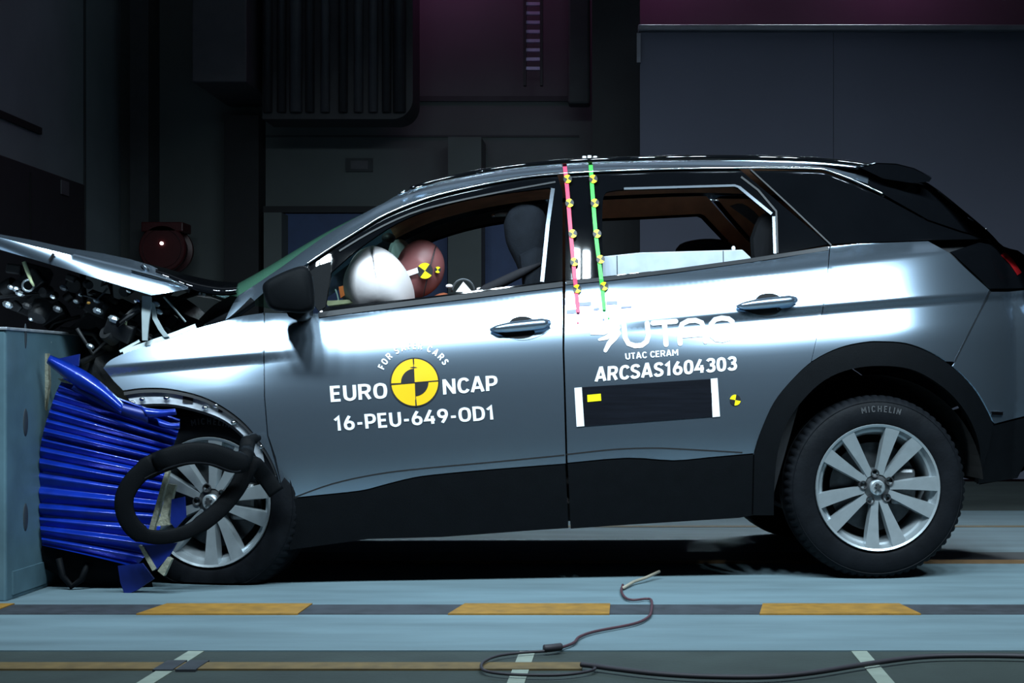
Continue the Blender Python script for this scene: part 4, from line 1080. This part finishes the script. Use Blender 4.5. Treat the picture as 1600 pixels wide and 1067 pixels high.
wsheet('honeycomb_edge', [(216, 852), (224, 854), (244, 888), (238, 892)], 5.395, 'honeycomb', .02)
wsheet('honeycomb_edge', [(258, 736), (264, 736), (240, 830), (232, 828)], 5.42, 'honeycomb', .02)
wsheet('honeycomb_edge', [(262, 756), (274, 758), (262, 806), (266, 820), (244, 822), (250, 806)], 5.41, 'honeycomb', .02)
wsheet('honeycomb_edge', [(62, 553), (74, 552), (76, 600), (70, 640), (64, 660), (66, 600)], 5.60, 'honeycomb', .02)
wsheet('honeycomb_edge', [(90, 591), (97, 592), (120, 602), (96, 597)], 5.53, 'honeycomb', .02)

# torn wheel-arch trim hanging in a loop
lp = cr([(404, 684), (388, 690), (382, 716), (366, 722), (330, 710), (292, 709), (250, 722), (216, 742), (195, 775), (198, 808), (220, 834), (256, 839), (298, 828), (338, 800), (368, 766), (392, 726), (410, 740), (432, 770)], 5)
pts = []; rad = []; n = len(lp)
for i, q in enumerate(lp):
    t = i / (n - 1); d = -.06 - .16 * math.sin(math.pi * min(1, t * 1.05)) - (.05 if .1 < t < .35 else 0)
    pts.append(cpt(q[0], q[1], d))
    x, y = q; rad.append((.012 if t < .02 else .02 if t < .05 else .028 if t < .14 else .040 if t < .4 else .033 if t < .6 else .026 if t < .72 else .031))
hoop = MB(); hoop.tube([tuple(p) for p in pts], rad, 12)
k_ = 12
for i, p in enumerate(pts):                         # flatten the section into a band
    for j in range(k_):
        v = hoop.v[i * k_ + j]; v.y = p.y + (v.y - p.y) * .25
lo = empty('wheel_arch_trim', P0 + Vector((cs * pts[0].x, sn * pts[0].x, 0)), 0); tag(lo, 'torn black wheel arch trim hanging in a loop over the front wheel', 'trim')
CM = Matrix.Translation(P0) @ Matrix.Rotation(YAW, 4, 'Z')
dchild(hoop.xf(CM).out('trim_band', 'cladding', smooth=True), lo)
ed = [(pts[i] + Vector((0, -.02, -.0)) - Vector((0, 0, rad[i] * .8))) for i in range(12, 34)]
dchild(MB().tube([CM @ p for p in ed], .003, 6).out('trim_edge', 'rubber'), lo)

# ------------------------------------------------------------------ cabin
def sh(outline, layers, name, m, parent): return shell(cr(list(outline) + [outline[0]], 3), layers, name, m, parent)
def seat(d0, d1, dy=0):
    s_ = lambda o: [(x, y) for x, y in o]
    w = d1 - d0; lay = lambda a, b: [(.75, a), (.95, a + .02), (1, a + .05), (1, b - .05), (.95, b - .02), (.75, b)]
    base = sh([(690, 640), (850, 610), (880, 650), (860, 720), (700, 720)], lay(d0, d1), 'seat', 'seat_black', car)
    sh([(812, 398), (850, 388), (878, 460), (905, 640), (850, 650), (826, 540)], lay(d0 + .02, d1 - .02), 'backrest', 'seat', base)
    sh([(787, 350), (795, 328), (815, 317), (842, 323), (857, 350), (858, 400), (852, 445), (824, 450), (806, 412), (791, 380)], lay(d0 + .08, d1 - .08), 'headrest', 'seat', base)
seat(.28, .78); 
r_ = sh([(1150, 470), (1200, 470), (1260, 640), (1200, 700), (1160, 560)], [(.9, .25), (1, .3), (1, 1.54), (.9, 1.59)], 'rear_seat', 'seat_black', car)
sh([(1052, 400), (1062, 382), (1090, 374), (1125, 374), (1145, 384), (1150, 410), (1100, 420)], [(.8, .95), (1, 1.0), (1, 1.2), (.8, 1.25)], 'rear_headrest', 'seat_black', car)
sh([(1172, 372), (1185, 340), (1208, 330), (1225, 345), (1228, 410), (1180, 420)], [(.8, .35), (1, .4), (1, .6), (.8, .65)], 'rear_headrest', 'seat_black', car)
sh([(1140, 322), (1160, 318), (1186, 338), (1182, 352), (1165, 340)], [(.9, .9), (1, .92), (1, 1.1), (.9, 1.12)], 'grab_handle', 'trim_dark', car)
MB().tube([cpt(x, y, .30) for x, y in ((845, 412), (815, 426), (786, 440), (760, 452), (740, 470))], [.006, .018, .02, .02, .02], 8).out('seat_belt', 'belt', car, smooth=True)
vis = MB().tube([cpt(x, y, 1.25) for x, y in ((772, 337), (782, 335.5), (794, 335))], [.006, .009, .009], 8).out('grab_handle', 'pale_plate', car, smooth=True)
MB().ellipsoid(cpt(771, 337, 1.24), .009, .009, .009, 10, 8).out('handle_end', 'chrome', vis, smooth=True)
sw = cpt(588, 470, .52)
swm = MB(); 
swm.tube([Vector((sw.x + .05 * math.cos(t) * .6, .52 + .185 * math.sin(t), sw.z + .17 * math.cos(t))) for t in [2*math.pi*i/32 for i in range(33)]], .014, 8, False); swm.out('steering_wheel', 'trim_dark', car, smooth=True)
def bagfn(p, q):
    q.x += .22 * -q.z * (1 if q.x > 0 else .25)
    if p.x > .25: q.x -= .03 * (p.x - .25)
    q += p * .004 * math.sin(6 * p.y + 4 * p.z + 3 * p.x)
    return q
ab = cpt(596, 446, .46)
bm_ = MB().ellipsoid((0, 0, 0), 1, 1, 1, 48, 30)
bm_.v = [Vector((v.x, v.z, v.y)) for v in bm_.v]
bm_.v = [ab + bagfn(v, Vector((v.x * .145, v.y * .24, v.z * .155))) for v in bm_.v]
bm_.out('airbag', 'airbag', car, smooth=True)
MB().tube([cpt(x, y, .9) for x, y in ((524, 452), (527, 460), (530, 474))], .003, 6).out('dash_aerial', 'pale_plate', car)
plate('dash_reflection', [(508, 470), (545, 468), (552, 473), (512, 478)], .35, .5, 'yellow_green')  # pale plate standing in for the reflection on the dash top
plate('dash_flap', [(529, 448), (538, 446), (541, 460), (532, 466)], .75, .78, 'orange')
MB().ellipsoid(cpt(607, 372, .92), .03, .06, .022, 14, 8).out('interior_mirror', 'trim_dark', car, smooth=True)
sh([(606, 395), (612, 378), (628, 374), (640, 386), (636, 410), (615, 414)], [(.7, 1.1), (1, 1.15), (1, 1.4), (.7, 1.45)], 'passenger_airbag', 'pale_plate', car)

# crash dummy in the driver's seat, head pressed into the airbag
hc = cpt(655, 420, .50)
dm = empty('crash_test_dummy', CM @ Vector((hc.x + .35, .53, .55)), YAW); tag(dm, 'crash test dummy in the driver seat, face pressed into the white airbag', 'dummy')
def dch(o): 
    o.parent = dm; o.matrix_parent_inverse = (Matrix.Translation(dm.location) @ Matrix.Rotation(YAW, 4, 'Z')).inverted(); return o
def headfn(p, q):
    # facing -x and slightly down: flatter face, fuller back of the skull, jaw, nose, ear
    if p.x < 0: q.x *= .93
    if p.z < -.2: q.y *= 1 - .25 * (-p.z - .2); q.x *= 1 - .10 * (-p.z - .2)
    if p.x < -.7 and abs(p.y) < .3 and -.35 < p.z < .15: q.x -= .022 * (1 - abs(p.y) / .3)
    if p.x < -.75 and .15 < p.z < .4 and .2 < abs(p.y) < .5: q.x += .012
    if p.x < -.7 and abs(p.y) < .35 and -.62 < p.z < -.5: q.x += .006
    if abs(p.x - .15) < .2 and abs(p.z) < .28 and abs(p.y) > .85: q.y *= 1.07
    return q
head = MB().ellipsoid((0, 0, 0), .100, .080, .118, 48, 36, headfn)
HM = CM @ Matrix.Translation(hc) @ Matrix.Rotation(R(14), 4, 'Y')
dch(head.xf(HM).out('head', 'dummy_skin', smooth=True))
for z, x in ((.112, 0),): pass
cap = MB().lathe([(.101, -.001), (.1025, .0), (.101, .001)], 8)
seam = [HM @ Vector((.045 + .0 * t, -.083 * math.sin(t), .118 * math.cos(t) * .93)) for t in [math.pi * i / 20 for i in range(2, 19)]]
dch(MB().tube(seam, .0022, 6).out('skull_seam', 'trim_dark'))
# body: one continuous skinned figure
jo = [((.06, 0, -.10), .058), ((.10, 0, -.17), .060), ((.17, 0, -.24), .10), ((.25, 0, -.42), .14), ((.30, 0, -.62), .14),
      ((.17, -.17, -.23), .062), ((.10, -.22, -.40), .047), ((-.06, -.16, -.46), .040), ((-.14, -.12, -.44), .03),
      ((.17, .17, -.23), .062), ((.10, .22, -.40), .047), ((-.06, .16, -.46), .040), ((-.14, .12, -.44), .03),
      ((.22, -.10, -.68), .085), ((-.12, -.12, -.62), .06), ((-.30, -.12, -.84), .045), ((.22, .10, -.68), .085), ((-.12, .12, -.62), .06), ((-.30, .12, -.84), .045)]
ed_ = [(0,1),(1,2),(2,3),(3,4),(2,5),(5,6),(6,7),(7,8),(2,9),(9,10),(10,11),(11,12),(4,13),(13,14),(14,15),(4,16),(16,17),(17,18)]
me = bpy.data.meshes.new('body'); me.from_pydata([tuple(CM @ (hc + Vector(p))) for p, r in jo], ed_, []); me.update()
bo = bpy.data.objects.new('body', me); col.objects.link(bo)
sk = bo.modifiers.new('skin', 'SKIN'); sk.use_smooth_shade = True
for v, (p, r) in zip(me.skin_vertices[0].data, jo): v.radius = (r, r)
me.skin_vertices[0].data[4].use_root = True
su = bo.modifiers.new('sub', 'SUBSURF'); su.levels = 1; su.render_levels = 2
me.materials.append(M['dummy_suit']); dch(bo)
def dtarget(px, py, r, d, rot):
    o = target(px, py, r, None, rot=rot, d=d); 
    o.data.transform(CM); return dch(o)
def hd(px, py):
    """lateral position of the head surface under a pixel"""
    best = None
    for k in range(120):
        d = .36 + .002 * k; p = cpt(px, py, d) - hc
        if (p.x / .106) ** 2 + ((d - .50) / .086) ** 2 + (p.z / .124) ** 2 < 1: return d
    return .46
dtarget(664, 423, 12.5, hd(664, 423) - .006, 35); dtarget(684, 421.5, 5, hd(684, 421) - .010, 50)
f = [cpt(x, y, hd(x, y) - .006) for x, y in ((634, 424), (652, 418), (654, 426), (637, 432))]
dch(MB().add([CM @ v for v in f], [(0, 1, 2, 3)]).out('white_patch', 'white'))
wp = [(712, 456), (724, 440), (738, 456)]; f = [CM @ cpt(x, y, .34) for x, y in wp]; g = [CM @ cpt(x, y, .40) for x, y in wp]
dch(MB().add(f + g, [(0, 1, 2), (3, 5, 4), (0, 3, 4, 1), (1, 4, 5, 2), (2, 5, 3, 0)]).out('shoulder_plate', 'airbag'))
for x, y in ((702, 447), (761, 449), (750, 452)): dch(MB().ellipsoid(CM @ cpt(x, y, .34), .014, .01, .008, 10, 8).out('shoulder_bolt', 'airbag', smooth=True))
dch(MB().tube([CM @ cpt(724 + 18 * math.cos(t), 456 - 20 * math.sin(t), .36) for t in [math.pi * i / 14 for i in range(15)]], .004, 6).out('shoulder_ring', 'disc', smooth=True))

bx = empty('equipment_box', CM @ Vector((-.8, .4, .9)), 0); tag(bx, 'pale grey metal box seen through the open rear door window', 'box')
f = [(938, 401), (1000, 394.5), (1160, 390), (1173, 402), (1180, 470), (938, 480)]
v0 = [CM @ cpt(x, y, .27) for x, y in f]; v1 = [CM @ (cpt(x, y, .27) + Vector((0, .40, 0))) for x, y in f]; n = len(f)
dchild(MB().add(v0 + v1, [tuple(range(n)), tuple(range(2*n-1, n-1, -1))] + [(i, (i+1) % n, (i+1) % n + n, i + n) for i in range(n)]).out('box_body', 'box_grey', bevel=.003), bx)
for px in (964, 1130):
    a = cpt(px, 399 if px < 1000 else 391.5, .268); b = cpt(px + 1, 470, .268); dchild(MB().tube([CM @ a, CM @ b], .0015, 6).out('seam', 'disc'), bx)
dchild(MB().ellipsoid(CM @ cpt(1146, 388, .30), .008, .008, .01, 8, 6).out('box_catch', 'white', smooth=True), bx)

# ------------------------------------------------------------------ cables on the floor
def cable(name, pts, r, m, z=.008):
    P = [fpt(x, y) for x, y in cr(pts, 5)]
    for p in P: p.z = z + r
    return MB().tube(P, r, 8).out(name, m, smooth=True)
w1 = empty('floor_wire', fpt(1018, 950)); tag(w1, 'thin wire snaking from under the car across the yellow dashed edge', 'wire')
tip = [fpt(975, 920), fpt(990, 916), fpt(1010, 912), fpt(1030, 906)]
for i, z in enumerate((.014, .03, .045, .06)): tip[i].z = z
tip[3] = wpt(1030, 893, tip[3].y); tip[2] = wpt(1008, 903, tip[2].y); tip[1] = wpt(990, 909, tip[1].y); tip[0] = fpt(973, 919, .012)
dchild(MB().tube(tip, .006, 8).out('wire_tip', 'cable_tan', smooth=True), w1)
dchild(cable('wire_run', [(973, 919), (971, 930), (978, 940), (990, 943), (1012, 941), (1018, 945), (1018, 958), (1013, 970), (990, 981), (930, 993), (905, 1002), (895, 1012), (866, 1022)], .0045, 'cable_red'), w1)
dchild(cable('connector', [(850, 1024), (862, 1023), (876, 1021)], .011, 'cable'), w1)
dchild(cable('wire_loop', [(855, 1024), (820, 1026), (780, 1031), (757, 1040), (752, 1048), (760, 1056), (800, 1061), (870, 1062), (915, 1057), (930, 1051), (912, 1047)], .004, 'cable'), w1)
w2 = cable('floor_cable', [(908, 1047), (925, 1049), (960, 1054), (1030, 1062), (1110, 1066.5), (1200, 1066.5), (1270, 1060), (1350, 1047), (1430, 1036), (1500, 1033), (1600, 1034), (1700, 1040)], .007, 'cable'); tag(w2, 'thick black cable curving along the front edge of the floor at right', 'cable')
